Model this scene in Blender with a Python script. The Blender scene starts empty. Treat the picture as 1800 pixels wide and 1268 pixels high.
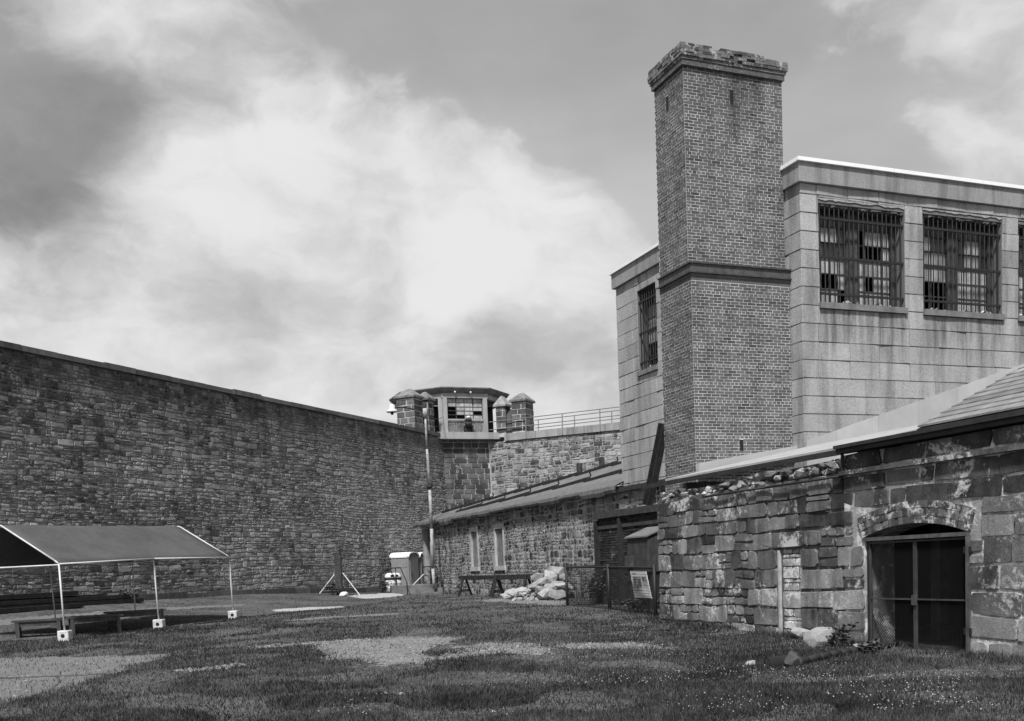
import bpy, math, random
import numpy as np
from mathutils import Vector, Matrix, noise as mnoise

sc = bpy.context.scene
COL = sc.collection

# ------------------------------------------------------------------ camera
FPX, PPX, PPY = 1790.0, 914.6, 1151.0
DL, RHO = math.radians(5.0), math.atan(0.0423)
EYE = Vector((0, 0, 1.7))
_F = Vector((0, math.cos(DL), -math.sin(DL)))
_R = Vector((1, 0, 0))
_U = _R.cross(_F)
CR = _R * math.cos(RHO) - _U * math.sin(RHO)
CU = _R * math.sin(RHO) + _U * math.cos(RHO)
cam_d = bpy.data.cameras.new("camera")
cam = bpy.data.objects.new("camera", cam_d)
COL.objects.link(cam)
cam_d.sensor_fit = 'HORIZONTAL'
cam_d.sensor_width = 36.0
cam_d.lens = 36.0 * FPX / 1800.0
cam_d.shift_x = (900.0 - PPX) / 1800.0
cam_d.shift_y = (PPY - 634.0) / 1800.0
cam_d.clip_start = 0.1
cam_d.clip_end = 3000
mw = Matrix.Identity(4)
for i in range(3):
    mw[i][0], mw[i][1], mw[i][2], mw[i][3] = CR[i], CU[i], -_F[i], EYE[i]
cam.matrix_world = mw
sc.camera = cam

# ------------------------------------------------------------------ light
SUN_AZ, SUN_EL = math.radians(194), math.radians(56)
SUN_DIR = Vector((math.sin(SUN_AZ) * math.cos(SUN_EL), math.cos(SUN_AZ) * math.cos(SUN_EL), math.sin(SUN_EL)))
sun_d = bpy.data.lights.new("sun", 'SUN')
sun_d.energy = 3.5
sun_d.angle = math.radians(6)
sun_d.color = (1, 1, 1)          # the photograph is monochrome
sun = bpy.data.objects.new("sun", sun_d)
COL.objects.link(sun)
sun.rotation_euler = SUN_DIR.to_track_quat('Z', 'Y').to_euler()

sc.view_settings.view_transform = 'Standard'
sc.view_settings.look = 'None'
sc.view_settings.exposure = 0.7
sc.view_settings.gamma = 1.0
sc.view_settings.use_curve_mapping = False
sc.cycles.max_bounces = 6
sc.cycles.diffuse_bounces = 3
sc.cycles.use_denoising = True


def ray(x, y):
    """direction through a point of the 1800 px wide picture"""
    return _F * FPX + CR * (x - PPX) - CU * (y - PPY)


class NT:
    """small helper round a node tree"""
    def __init__(s, tree):
        s.t = tree
        s.n = tree.nodes
        s.l = tree.links

    def node(s, kind, **kw):
        n = s.n.new(kind)
        for k, v in kw.items():
            setattr(n, k, v)
        return n

    def put(s, sock, v):
        if hasattr(v, 'node') or isinstance(v, bpy.types.NodeSocket):
            s.l.new(v, sock)
        else:
            sock.default_value = v

    def math(s, op, a, b=0.0, c=None, clamp=False):
        n = s.node('ShaderNodeMath', operation=op, use_clamp=clamp)
        s.put(n.inputs[0], a)
        s.put(n.inputs[1], b)
        if c is not None:
            s.put(n.inputs[2], c)
        return n.outputs[0]

    def vmath(s, op, a, b=None, scale=None):
        n = s.node('ShaderNodeVectorMath', operation=op)
        s.put(n.inputs[0], a)
        if b is not None:
            s.put(n.inputs[1], b)
        if scale is not None:
            s.put(n.inputs['Scale'], scale)
        return n.outputs['Value'] if op in ('LENGTH', 'DISTANCE', 'DOT_PRODUCT') else n.outputs[0]

    def noise(s, vec, scale, detail=4.0, rough=0.55, dist=0.0):
        n = s.node('ShaderNodeTexNoise')
        s.put(n.inputs['Vector'], vec)
        n.inputs['Scale'].default_value = scale
        n.inputs['Detail'].default_value = detail
        n.inputs['Roughness'].default_value = rough
        n.inputs['Distortion'].default_value = dist
        return n.outputs[0]

    def ramp(s, v, lo, hi, a=0.0, b=1.0):
        n = s.node('ShaderNodeMapRange', interpolation_type='SMOOTHSTEP')
        s.put(n.inputs[0], v)
        n.inputs[1].default_value = lo
        n.inputs[2].default_value = hi
        s.put(n.inputs[3], a)
        s.put(n.inputs[4], b)
        return n.outputs[0]

    def mix(s, f, a, b):
        n = s.node('ShaderNodeMix', data_type='FLOAT')
        s.put(n.inputs[0], f)
        s.put(n.inputs[2], a)
        s.put(n.inputs[3], b)
        return n.outputs[0]

    def sep(s, v):
        n = s.node('ShaderNodeSeparateXYZ')
        s.put(n.inputs[0], v)
        return n.outputs

    def comb(s, x, y, z):
        n = s.node('ShaderNodeCombineXYZ')
        s.put(n.inputs[0], x)
        s.put(n.inputs[1], y)
        s.put(n.inputs[2], z)
        return n.outputs[0]


# ------------------------------------------------------------------ sky
world = bpy.data.worlds.new("World")
sc.world = world
world.use_nodes = True
wt = NT(world.node_tree)
world.node_tree.nodes.clear()
tc = wt.node('ShaderNodeTexCoord')
dirv = wt.vmath('NORMALIZE', tc.outputs['Generated'])
sky = wt.node('ShaderNodeTexSky', sky_type='NISHITA')
sky.sun_disc = False
sky.sun_elevation = SUN_EL
sky.sun_rotation = SUN_AZ
sky.air_density = 1.0
sky.dust_density = 2.0
bw_ = wt.node('ShaderNodeRGBToBW')
wt.l.new(sky.outputs[0], bw_.inputs[0])
skyv = wt.math('MULTIPLY', bw_.outputs[0], 1.0)
dx, dy, dz = wt.sep(dirv)
den = wt.math('ADD', wt.math('MAXIMUM', dz, 0.0), 0.22)
cp = wt.comb(wt.math('DIVIDE', dx, den), wt.math('DIVIDE', dy, den), wt.math('MULTIPLY', dz, 2.0))
cd = wt.comb(dx, dy, wt.math('MULTIPLY', dz, 1.55))
wn_ = wt.node('ShaderNodeTexNoise')
wt.put(wn_.inputs['Vector'], cd)
wn_.inputs['Scale'].default_value = 7.0
wn_.inputs['Detail'].default_value = 6.0
warp = wt.vmath('SCALE', wt.vmath('SUBTRACT', wn_.outputs['Color'], (.5, .5, .5)), scale=0.13)
cw = wt.vmath('ADD', cd, warp)
n1 = wt.noise(cw, 3.4, 14.0, 0.54, 0.0)
n1u = wt.noise(wt.vmath('ADD', cw, (-.015, -.03, .075)), 3.4, 8.0, 0.54, 0.0)
n2 = wt.noise(wt.vmath('ADD', cw, (7.3, 2.1, 4.4)), 4.6, 11.0, 0.58, 0.0)
n3 = wt.noise(wt.vmath('ADD', cp, (1.7, 9.2, 0.4)), 0.9, 6.0, 0.55)
# where the cloud banks stand in the sky (place seen from the yard, size, how much cloud)
BANKS = [
    (560, 430, .13, .13), (400, 400, .08, .07), (800, 420, .08, .09), (880, 560, .07, .10), (900, 585, .10, .20), (330, 110, .06, .13), (150, 40, .05, .10), (60, 430, .05, .06), (110, 540, .09, .12),
    (505, 165, .03, .14), (1030, 490, .05, .12), (1710, 250, .055, .16), (1580, 40, .06, .07), (560, 560, .10, .10), (380, 290, .05, .06),
    (90, 370, .05, -.20), (230, 210, .035, -.10), (680, 100, .12, -.10), (1010, 200, .11, -.10), (20, 130, .06, -.06), (1150, 330, .06, -.07),
    (1580, 190, .045, -.12), (60, 490, .06, .13), (220, 500, .06, .12), (980, 620, .05, .08), (640, 640, .08, .08), (720, 300, .05, -.04),
]
bias = None
for (px, py, sg, wgt) in BANKS:
    d = ray(px, py).normalized()
    dist = wt.vmath('DISTANCE', dirv, tuple(d))
    g = wt.math('MULTIPLY', wt.math('POWER', math.e, wt.math('MULTIPLY', wt.math('MULTIPLY', dist, dist), -1 / (2 * sg * sg))), wgt)
    bias = g if bias is None else wt.math('ADD', bias, g)
densv = wt.math('ADD', n1, bias)
cov = wt.math('ADD', wt.math('MULTIPLY', wt.ramp(densv, 0.46, 0.70), .55), wt.math('MULTIPLY', wt.ramp(densv, 0.535, 0.585), .45))
bright = wt.math('ADD', wt.math('MULTIPLY', wt.math('SUBTRACT', n1, n1u), 1.5), wt.math('ADD', wt.math('MULTIPLY', n2, 0.55), wt.math('MULTIPLY', densv, 0.6)))
cloudc = wt.ramp(bright, 0.38, 0.95, 2.9, 5.0)
haze_v = wt.ramp(n3, 0.3, 0.7, 0.8, 1.2)
# heavier grey cloud, up and to the left, as it drifts over the wall
n4 = wt.noise(wt.vmath('ADD', cw, (3.1, 5.5, 8.0)), 4.2, 10.0, 0.58, 0.1)
GLOOM = [(70, 340, .038, .18), (20, 190, .045, .11), (180, 195, .028, .14), (500, 90, .04, .06)]
gb = None
for (px, py, sg, wgt) in GLOOM:
    d = ray(px, py).normalized()
    dist = wt.vmath('DISTANCE', dirv, tuple(d))
    g = wt.math('MULTIPLY', wt.math('POWER', math.e, wt.math('MULTIPLY', wt.math('MULTIPLY', dist, dist), -1 / (2 * sg * sg))), wgt)
    gb = g if gb is None else wt.math('ADD', gb, g)
gloom = wt.math('MULTIPLY', wt.ramp(wt.math('ADD', n4, gb), 0.54, 0.84), .85)
SKY_GAIN, SKY_BASE = 0.30, 1.85
skyb = wt.math('MULTIPLY', wt.math('ADD', wt.math('MULTIPLY', skyv, SKY_GAIN), SKY_BASE), haze_v)
skyb = wt.math('MULTIPLY', skyb, wt.ramp(dz, 0.02, 0.6, 1.5, 0.86))
final = wt.mix(gloom, wt.mix(cov, skyb, cloudc), wt.ramp(n2, .3, .7, 1.15, 2.0))
bg = wt.node('ShaderNodeBackground')
bg.inputs[1].default_value = 0.1
wt.l.new(final, bg.inputs[0])
wo = wt.node('ShaderNodeOutputWorld')
wt.l.new(bg.outputs[0], wo.inputs[0])


# ------------------------------------------------------------------ materials (all grey: the photograph is black and white)
def new_mat(name):
    m = bpy.data.materials.new(name)
    m.use_nodes = True
    m.node_tree.nodes.clear()
    t = NT(m.node_tree)
    out = t.node('ShaderNodeOutputMaterial')
    b = t.node('ShaderNodeBsdfPrincipled')
    t.l.new(b.outputs[0], out.inputs[0])
    return m, t, b


def grey(t, v):
    return t.comb(v, v, v)


def stone_mat(name, lo, hi, nscale=3.0, lime=0.0, lime_v=0.5, lime_scale=2.4, streak=0.0, bump=0.35, fine=38.0,
              rough=0.92, speck=0.25, top=None, lime_fine=14.0):
    """weathered masonry: a tone per stone, mottling, lime smears, run-off stains"""
    m, t, b = new_mat(name)
    pos = t.node('ShaderNodeNewGeometry').outputs['Position']
    at = t.node('ShaderNodeAttribute', attribute_name='tone')
    tone = at.outputs['Fac']
    mo = t.noise(pos, nscale, 6.0, 0.62)
    fi = t.noise(pos, fine, 5.0, 0.68)
    v = t.math('ADD', t.math('MULTIPLY', tone, 0.72), t.math('MULTIPLY', t.math('SUBTRACT', mo, 0.5), 1.1))
    v = t.math('ADD', v, 0.16, clamp=True)
    col = t.mix(v, lo, hi)
    col = t.math('MULTIPLY', col, t.ramp(fi, 0.25, 0.75, 1 - speck, 1 + speck))
    if streak:
        px, py, pz = t.sep(pos)
        sv = t.comb(t.math('MULTIPLY', px, 2.6), t.math('MULTIPLY', py, 2.6), t.math('MULTIPLY', pz, 0.35))
        s = t.noise(sv, 1.0, 5.0, 0.6)
        col = t.math('MULTIPLY', col, t.ramp(s, 0.42, 0.68, 1.0, 1.0 - streak))
    if top:
        px, py, pz = t.sep(pos)
        z0, z1, amt = top
        sv = t.comb(t.math('MULTIPLY', px, 1.1), t.math('MULTIPLY', py, 1.1), t.math('MULTIPLY', pz, 0.25))
        s = t.noise(sv, 1.0, 6.0, 0.65)
        zz = t.math('ADD', pz, t.math('MULTIPLY', t.math('SUBTRACT', s, 0.5), 7.0))
        col = t.math('MULTIPLY', col, t.ramp(zz, z0, z1, 1.0, 1.0 - amt))
    if lime:
        l1 = t.noise(pos, lime_scale, 6.0, 0.66, 0.35)
        l2 = t.noise(pos, lime_fine, 5.0, 0.7)
        lv = t.math('ADD', t.math('MULTIPLY', l1, 0.72), t.math('MULTIPLY', l2, 0.38))
        th = 0.69 - 0.2 * lime
        col = t.mix(t.ramp(lv, th - 0.03, th + 0.06), col, lime_v)
    t.l.new(grey(t, col), b.inputs['Base Color'])
    b.inputs['Roughness'].default_value = rough
    b.inputs['Specular IOR Level'].default_value = 0.25
    if bump:
        bn = t.node('ShaderNodeBump')
        bn.inputs['Strength'].default_value = bump
        bn.inputs['Distance'].default_value = 0.03
        t.l.new(t.math('ADD', t.math('MULTIPLY', fi, 0.6), mo), bn.inputs['Height'])
        t.l.new(bn.outputs[0], b.inputs['Normal'])
    return m


def plain_mat(name, v, rough=0.6, metal=0.0, var=0.25, scale=6.0, bump=0.0, spec=0.4, streak=0.0, fine=60.0):
    m, t, b = new_mat(name)
    pos = t.node('ShaderNodeNewGeometry').outputs['Position']
    n = t.noise(pos, scale, 6.0, 0.65)
    fi = t.noise(pos, fine, 3.0, 0.6)
    at = t.node('ShaderNodeAttribute', attribute_name='tone')
    col = t.math('MULTIPLY', t.ramp(n, 0.25, 0.75, v * (1 - var), v * (1 + var)), t.ramp(fi, 0.25, 0.75, 1 - var * .4, 1 + var * .4))
    col = t.math('MULTIPLY', col, t.math('ADD', 0.7, t.math('MULTIPLY', at.outputs['Fac'], 0.6)))
    if streak:
        px, py, pz = t.sep(pos)
        sv = t.comb(t.math('MULTIPLY', px, 9.0), t.math('MULTIPLY', py, 9.0), t.math('MULTIPLY', pz, 0.7))
        s = t.noise(sv, 1.0, 5.0, 0.6)
        col = t.math('MULTIPLY', col, t.ramp(s, 0.4, 0.7, 1.0, 1.0 - streak))
    t.l.new(grey(t, col), b.inputs['Base Color'])
    b.inputs['Roughness'].default_value = rough
    b.inputs['Metallic'].default_value = metal
    b.inputs['Specular IOR Level'].default_value = spec
    if bump:
        bn = t.node('ShaderNodeBump')
        bn.inputs['Strength'].default_value = bump
        bn.inputs['Distance'].default_value = 0.02
        t.l.new(n, bn.inputs['Height'])
        t.l.new(bn.outputs[0], b.inputs['Normal'])
    return m


MT = {}
MT['wall_stone'] = stone_mat('wall_stone', .065, .40, 1.1, lime=.3, lime_v=.32, lime_scale=.8, streak=.25, top=(4.5, 11.5, .62), bump=.5)
MT['wall_mortar'] = stone_mat('wall_mortar', .12, .28, 1.1, lime=.3, lime_v=.3, lime_scale=.9, streak=.25, top=(4.5, 11.5, .55), bump=.5)
MT['far_stone'] = stone_mat('far_stone', .06, .38, .9, lime=.42, lime_v=.38, lime_scale=.9, streak=.3, bump=.5)
MT['far_mortar'] = stone_mat('far_mortar', .2, .38, 1.2, streak=.3, bump=.5)
MT['pier_stone'] = stone_mat('pier_stone', .045, .16, 1.4, lime=.12, lime_v=.35, streak=.3, bump=.4)
MT['pier_mortar'] = stone_mat('pier_mortar', .34, .5, 2.0, streak=.3)
MT['coping'] = stone_mat('coping', .07, .17, 2.0, streak=.3)
MT['coping_pale'] = stone_mat('coping_pale', .2, .38, 2.0, streak=.35, speck=.2)
MT['gate_stone'] = stone_mat('gate_stone', .045, .31, 2.2, lime=.34, lime_v=.48, lime_scale=1.3, streak=.5, top=(.4, 4.2, .62), bump=.6, speck=.35)
MT['gate_mortar'] = stone_mat('gate_mortar', .04, .16, 3.0, lime=.40, lime_v=.45, streak=.3, bump=.7)
MT['cabin'] = stone_mat('cabin', .26, .42, 2.0, streak=.25, speck=.15)
MT['lime_mortar'] = stone_mat('lime_mortar', .16, .42, 3.5, lime=.6, lime_v=.62, streak=.4, bump=.8, lime_fine=9)
MT['rubble'] = stone_mat('rubble', .06, .36, 4.0, lime=.3, lime_v=.62, bump=.5)
MT['pile_stone'] = stone_mat('pile_stone', .14, .46, 6.0, bump=.8, speck=.3, streak=.2)
MT['shed_stone'] = stone_mat('shed_stone', .025, .28, 2.0, lime=.45, lime_v=.34, lime_scale=1.3, streak=.6, bump=.6, speck=.35)
MT['shed_mortar'] = stone_mat('shed_mortar', .17, .42, 2.0, lime=.2, lime_v=.42, streak=.5, bump=.6)
MT['brick'] = stone_mat('brick', .045, .165, 2.2, bump=.25, speck=.26, fine=60, streak=.22, top=(12.2, 15.5, .6))
MT['brick_mortar'] = stone_mat('brick_mortar', .42, .66, 1.8, bump=.15, streak=.25, speck=.12, top=(12.2, 15.5, .7))
MT['cap_brick'] = stone_mat('cap_brick', .05, .18, 6.0, lime=.45, lime_v=.36, lime_scale=4, bump=.5)
MT['arch_brick'] = stone_mat('arch_brick', .04, .15, 5.0, lime=.52, lime_v=.55, lime_scale=3.0, bump=.4)
MT['dark_brick'] = stone_mat('dark_brick', .015, .06, 3.0, lime=.13, lime_v=.3, lime_scale=1.6, bump=.4, streak=.4)
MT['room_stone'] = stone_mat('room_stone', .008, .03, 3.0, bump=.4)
MT['dark_mortar'] = stone_mat('dark_mortar', .02, .09, 3.0, lime=.12, lime_v=.3, lime_scale=1.6)
MT['concrete'] = stone_mat('concrete', .24, .40, 1.1, bump=.35, fine=24, speck=.25, streak=.35)
MT['concrete_core'] = stone_mat('concrete_core', .10, .18, 2.0, bump=.3)
MT['concrete_band'] = stone_mat('concrete_band', .20, .32, 1.6, bump=.3, streak=.35)
def sill_stain(mat_name, wins, ax, z_top, z_low):
    """rust and sooty runs below the window sills"""
    m = MT[mat_name]
    t = NT(m.node_tree)
    b = [n for n in t.n if n.type == 'BSDF_PRINCIPLED'][0]
    old = b.inputs['Base Color'].links[0].from_socket
    pos = t.node('ShaderNodeNewGeometry').outputs['Position']
    u = t.vmath('DOT_PRODUCT', pos, tuple(ax))
    px, py, pz = t.sep(pos)
    n = t.noise(t.comb(t.math('MULTIPLY', u, 5.0), 0.0, t.math('MULTIPLY', pz, 0.5)), 1.0, 6.0, .65)
    tot = None
    for w in wins:
        g = t.math('MULTIPLY', t.ramp(u, w[0] - .1, w[0] + .15), t.ramp(u, w[1] - .15, w[1] + .1, 1.0, 0.0))
        tot = g if tot is None else t.math('ADD', tot, g)
    zz = t.math('ADD', pz, t.math('MULTIPLY', t.math('SUBTRACT', n, .5), 2.4))
    tot = t.math('MULTIPLY', tot, t.math('MULTIPLY', t.ramp(zz, z_low, z_top, 0.0, 1.0), t.ramp(pz, z_top, z_top + .05, 1.0, 0.0)))
    f = t.math('SUBTRACT', 1.0, t.math('MULTIPLY', tot, t.ramp(n, .35, .65, .1, .55)))
    new = t.vmath('SCALE', old, scale=f)
    t.l.new(new, b.inputs['Base Color'])


MT['spalled'] = stone_mat('spalled', .03, .16, 6.0, bump=1.0, lime=.1, lime_v=.3)
MT['sill'] = stone_mat('sill', .11, .24, 3.0, streak=.4)
MT['black_and_shade'] = plain_mat('black_and_shade', .012, .95)  # black parts; also stands in for shade inside vents and block holes
MT['steel_band'] = plain_mat('steel_band', .05, .6, .0, .35)
MT['bar_iron'] = plain_mat('bar_iron', .016, .7, .0, .3)
MT['sash'] = plain_mat('sash', .055, .7, 0, .5)
MT['pane_board'] = plain_mat('pane_board', .36, .5, 0, .35, 3.0, streak=.3)
MT['pane_dark'] = plain_mat('pane_dark', .03, .15, 0, .4, spec=.5)
MT['flashing'] = plain_mat('flashing', .40, .55, 0, .1, 1.3, spec=.3)
MT['membrane'] = plain_mat('membrane', .34, .6, 0, .16, 1.6, spec=.25, streak=.1)
MT['metal_coping'] = plain_mat('metal_coping', .8, .4, 0, .05, 1.3)
MT['shingle'] = plain_mat('shingle', .2, .85, 0, .3, 4.0)
MT['gutter'] = plain_mat('gutter', .025, .7, 0, .4, 4.0)
MT['tar_roof'] = plain_mat('tar_roof', .13, .85, 0, .3, 3.0)
MT['tarp'] = plain_mat('tarp', .12, .8, 0, .3, 4.0, bump=.3, streak=.25)
MT['black_wood'] = plain_mat('black_wood', .02, .8, 0, .5, 5.0, streak=.4)
MT['dark_wood'] = plain_mat('dark_wood', .045, .8, 0, .4, 5.0, streak=.4)
MT['board'] = plain_mat('board', .17, .85, 0, .25, 4.0, streak=.45)
MT['frame_pale'] = plain_mat('frame_pale', .42, .8, 0, .25, 6.0, streak=.3)
MT['bench_wood'] = plain_mat('bench_wood', .06, .8, 0, .3, 6.0, streak=.3)
MT['canopy'] = plain_mat('canopy', .078, .75, 0, .16, 1.4, bump=.5, spec=.2, streak=.12)
MT['white_pole'] = plain_mat('white_pole', .52, .45, 0, .1, 8.0)
MT['white_block'] = plain_mat('white_block', .5, .7, 0, .3, 9.0)
MT['galvanised'] = plain_mat('galvanised', .22, .5, .4, .2, 8.0)
MT['lamp_post'] = plain_mat('lamp_post', .34, .7, 0, .45, 5.0, streak=.35)
MT['toilet_wall'] = plain_mat('toilet_wall', .21, .5, 0, .1, 3.0)
MT['toilet_roof'] = plain_mat('toilet_roof', .8, .4, 0, .06, 3.0)
MT['can_body'] = plain_mat('can_body', .50, .6, 0, .15, 5.0)
MT['can_lid'] = plain_mat('can_lid', .62, .5, 0, .1, 5.0)
MT['mesh_wire'] = plain_mat('mesh_wire', .007, .7, 0, .3)
MT['grey_wire'] = plain_mat('grey_wire', .16, .6, 0, .3)
MT['gate_steel'] = plain_mat('gate_steel', .085, .7, 0, .4, 7.0, streak=.4)
MT['fence_black'] = plain_mat('fence_black', .014, .6, 0, .3)
MT['sign_face'] = plain_mat('sign_face', .62, .4, 0, .05)
MT['print_dark'] = plain_mat('print_dark', .08, .5, 0, .4, 30.0)
MT['print_mid'] = plain_mat('print_mid', .24, .5, 0, .5, 22.0)
MT['gravel'] = stone_mat('gravel', .08, .23, 2.5, bump=.6, fine=26, speck=.5)
MT['pale_slab'] = stone_mat('pale_slab', .26, .40, 2.5, bump=.3, fine=26)
MT['asphalt'] = stone_mat('asphalt', .09, .17, 1.2, bump=.5, fine=40, speck=.4)
MT['boulder'] = stone_mat('boulder', .15, .32, 6.0, bump=.6, fine=30)
MT['leaf'] = plain_mat('leaf', .055, .7, 0, .5, 7.0)
MT['clover'] = plain_mat('clover', .34, .8, 0, .2)


def ground_mat():
    m, t, b = new_mat('ground_soil')
    pos = t.node('ShaderNodeNewGeometry').outputs['Position']
    n = t.noise(pos, .5, 7.0, .65)
    f = t.noise(pos, 9.0, 6.0, .7)
    g = t.noise(pos, 55.0, 3.0, .7)
    col = t.math('MULTIPLY', t.ramp(n, .3, .7, .05, .10), t.ramp(f, .25, .75, .5, 1.6))
    col = t.math('MULTIPLY', col, t.ramp(g, .2, .8, .6, 1.4))
    t.l.new(grey(t, col), b.inputs['Base Color'])
    b.inputs['Roughness'].default_value = .95
    b.inputs['Specular IOR Level'].default_value = .1
    bn = t.node('ShaderNodeBump')
    bn.inputs['Strength'].default_value = .6
    bn.inputs['Distance'].default_value = .05
    t.l.new(f, bn.inputs['Height'])
    t.l.new(bn.outputs[0], b.inputs['Normal'])
    return m


def grass_mat():
    m, t, b = new_mat('grass_blades')
    pos = t.node('ShaderNodeNewGeometry').outputs['Position']
    at = t.node('ShaderNodeAttribute', attribute_name='tone')
    n = t.noise(pos, .45, 6.0, .65)
    n2 = t.noise(pos, 3.5, 5.0, .65)
    n0 = t.noise(pos, .16, 4.0, .6)
    col = t.math('MULTIPLY', t.ramp(n, .36, .64, .034, .082), t.ramp(n2, .3, .7, .55, 1.5))
    col = t.math('MULTIPLY', col, t.ramp(n0, .35, .65, .58, 1.12))
    col = t.math('MULTIPLY', col, t.math('ADD', .5, at.outputs['Fac']))
    t.l.new(grey(t, col), b.inputs['Base Color'])
    b.inputs['Roughness'].default_value = .75
    b.inputs['Specular IOR Level'].default_value = .15
    return m


MT['ground'] = ground_mat()
MT['grass'] = grass_mat()

# ------------------------------------------------------------------ mesh helpers
X, Y, Z = Vector((1, 0, 0)), Vector((0, 1, 0)), Vector((0, 0, 1))


class MB:
    def __init__(s):
        s.v, s.f, s.t = [], [], []

    def add(s, vs, fs, tone=.5):
        o = len(s.v)
        s.v.extend([(p[0], p[1], p[2]) for p in vs])
        s.f.extend([tuple(i + o for i in f) for f in fs])
        s.t.extend([tone] * len(vs))

    def par(s, o, u, v, w, tone=.5):
        """parallelepiped from a corner and three edge vectors"""
        o, u, v, w = Vector(o), Vector(u), Vector(v), Vector(w)
        p = [o, o + u, o + u + v, o + v, o + w, o + u + w, o + u + v + w, o + v + w]
        f = [(0, 3, 2, 1), (4, 5, 6, 7), (0, 1, 5, 4), (1, 2, 6, 5), (2, 3, 7, 6), (3, 0, 4, 7)]
        if u.cross(v).dot(w) < 0:
            f = [q[::-1] for q in f]
        s.add(p, f, tone)
        return s

    def box(s, c, sx, sy, sz, ax=(X, Y, Z), tone=.5):
        a, b, d = ax
        o = Vector(c) - a * (sx / 2) - b * (sy / 2) - d * (sz / 2)
        return s.par(o, a * sx, b * sy, d * sz, tone)

    def beam(s, p0, p1, w, h, up=Z, tone=.5):
        p0, p1 = Vector(p0), Vector(p1)
        d = p1 - p0
        side = d.cross(up)
        if side.length < 1e-5:
            side = X.copy()
        side.normalize()
        u2 = side.cross(d).normalized()
        return s.par(p0 - side * (w / 2) - u2 * (h / 2), side * w, u2 * h, d, tone)

    def tube(s, p0, p1, r, n=8, r2=None, tone=.5, caps=True):
        p0, p1 = Vector(p0), Vector(p1)
        r2 = r if r2 is None else r2
        d = (p1 - p0).normalized()
        a = d.orthogonal().normalized()
        b = d.cross(a)
        vs, fs = [], []
        for (p, rr) in ((p0, r), (p1, r2)):
            for i in range(n):
                t = 2 * math.pi * i / n
                vs.append(p + a * (math.cos(t) * rr) + b * (math.sin(t) * rr))
        for i in range(n):
            j = (i + 1) % n
            fs.append((i, j, n + j, n + i))
        if caps:
            fs.append(tuple(range(n))[::-1])
            fs.append(tuple(range(n, 2 * n)))
        s.add(vs, fs, tone)
        return s

    def path(s, pts, r, n=6, tone=.5):
        for a, b in zip(pts[:-1], pts[1:]):
            s.tube(a, b, r, n, tone=tone)
        return s

    def prism(s, pts, vec, tone=.5):
        pts = [Vector(p) for p in pts]
        vec = Vector(vec)
        n = len(pts)
        nrm = Vector((0, 0, 0))
        for i in range(n):
            nrm += pts[i].cross(pts[(i + 1) % n])
        fs = [tuple(range(n))[::-1], tuple(range(n, 2 * n))]
        fs += [(i, (i + 1) % n, n + (i + 1) % n, n + i) for i in range(n)]
        if nrm.dot(vec) < 0:
            fs = [q[::-1] for q in fs]
        s.add(pts + [p + vec for p in pts], fs, tone)
        return s

    def quad(s, a, b, c, d, tone=.5):
        s.add([a, b, c, d], [(0, 1, 2, 3)], tone)
        return s

    def lathe(s, c, prof, n=14, tone=.5):
        c = Vector(c)
        vs, fs = [], []
        for (r, z) in prof:
            for i in range(n):
                t = 2 * math.pi * i / n
                vs.append(c + Vector((math.cos(t) * r, math.sin(t) * r, z)))
        for k in range(len(prof) - 1):
            for i in range(n):
                j = (i + 1) % n
                fs.append((k * n + i, k * n + j, (k + 1) * n + j, (k + 1) * n + i))
        fs.append(tuple(range(n))[::-1])
        fs.append(tuple(range((len(prof) - 1) * n, len(prof) * n)))
        s.add(vs, fs, tone)
        return s


HOME = {}


def link(o, parent, loc):
    COL.objects.link(o)
    HOME[o.name] = Vector(loc)
    if parent is not None:
        o.parent = parent
        o.location = Vector(loc) - HOME[parent.name]
    else:
        o.location = loc


def to_mesh(name, mb, m, off=Vector((0, 0, 0)), smooth=False):
    me = bpy.data.meshes.new(name)
    v = np.array(mb.v, dtype=np.float64) - np.array(off)
    me.from_pydata(v.tolist(), [], mb.f)
    at = me.attributes.new('tone', 'FLOAT', 'POINT')
    at.data.foreach_set('value', np.array(mb.t, dtype=np.float32))
    if smooth:
        me.polygons.foreach_set('use_smooth', [True] * len(me.polygons))
    me.materials.append(MT[m])
    me.update()
    return me


def obj(name, mb, m, parent=None, loc=None, smooth=False, local=False, kind=None, label=None):
    """one mesh object; the mesh is given in world coordinates unless local"""
    if loc is None:
        loc = HOME[parent.name] if parent is not None else Vector((0, 0, 0))
    loc = Vector(loc)
    me = to_mesh(name, mb, m, Vector((0, 0, 0)) if local else loc, smooth)
    o = bpy.data.objects.new(name, me)
    link(o, parent, loc)
    if kind:
        o['kind'] = kind
    if label:
        o['label'] = label
    return o


def tag(o, label, cat, group=None):
    o['label'] = label
    o['category'] = cat
    if group:
        o['group'] = group
    return o


def thing(name, label, cat, loc, rotz=0.0, group=None):
    o = bpy.data.objects.new(name, None)
    o.empty_display_size = .3
    link(o, None, Vector(loc))
    o.rotation_euler = (0, 0, rotz)
    return tag(o, label, cat, group)


def dup(root, loc, rotz, label=None):
    """copy a thing with its parts and their sub-parts"""
    r = root.copy()
    COL.objects.link(r)
    r.location = loc
    r.rotation_euler = (0, 0, rotz)
    HOME[r.name] = Vector(loc)
    if label:
        r['label'] = label
    for ch in list(root.children):
        c = ch.copy()
        COL.objects.link(c)
        c.parent = r
        for g in list(ch.children):
            d = g.copy()
            COL.objects.link(d)
            d.parent = c
    return r


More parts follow.
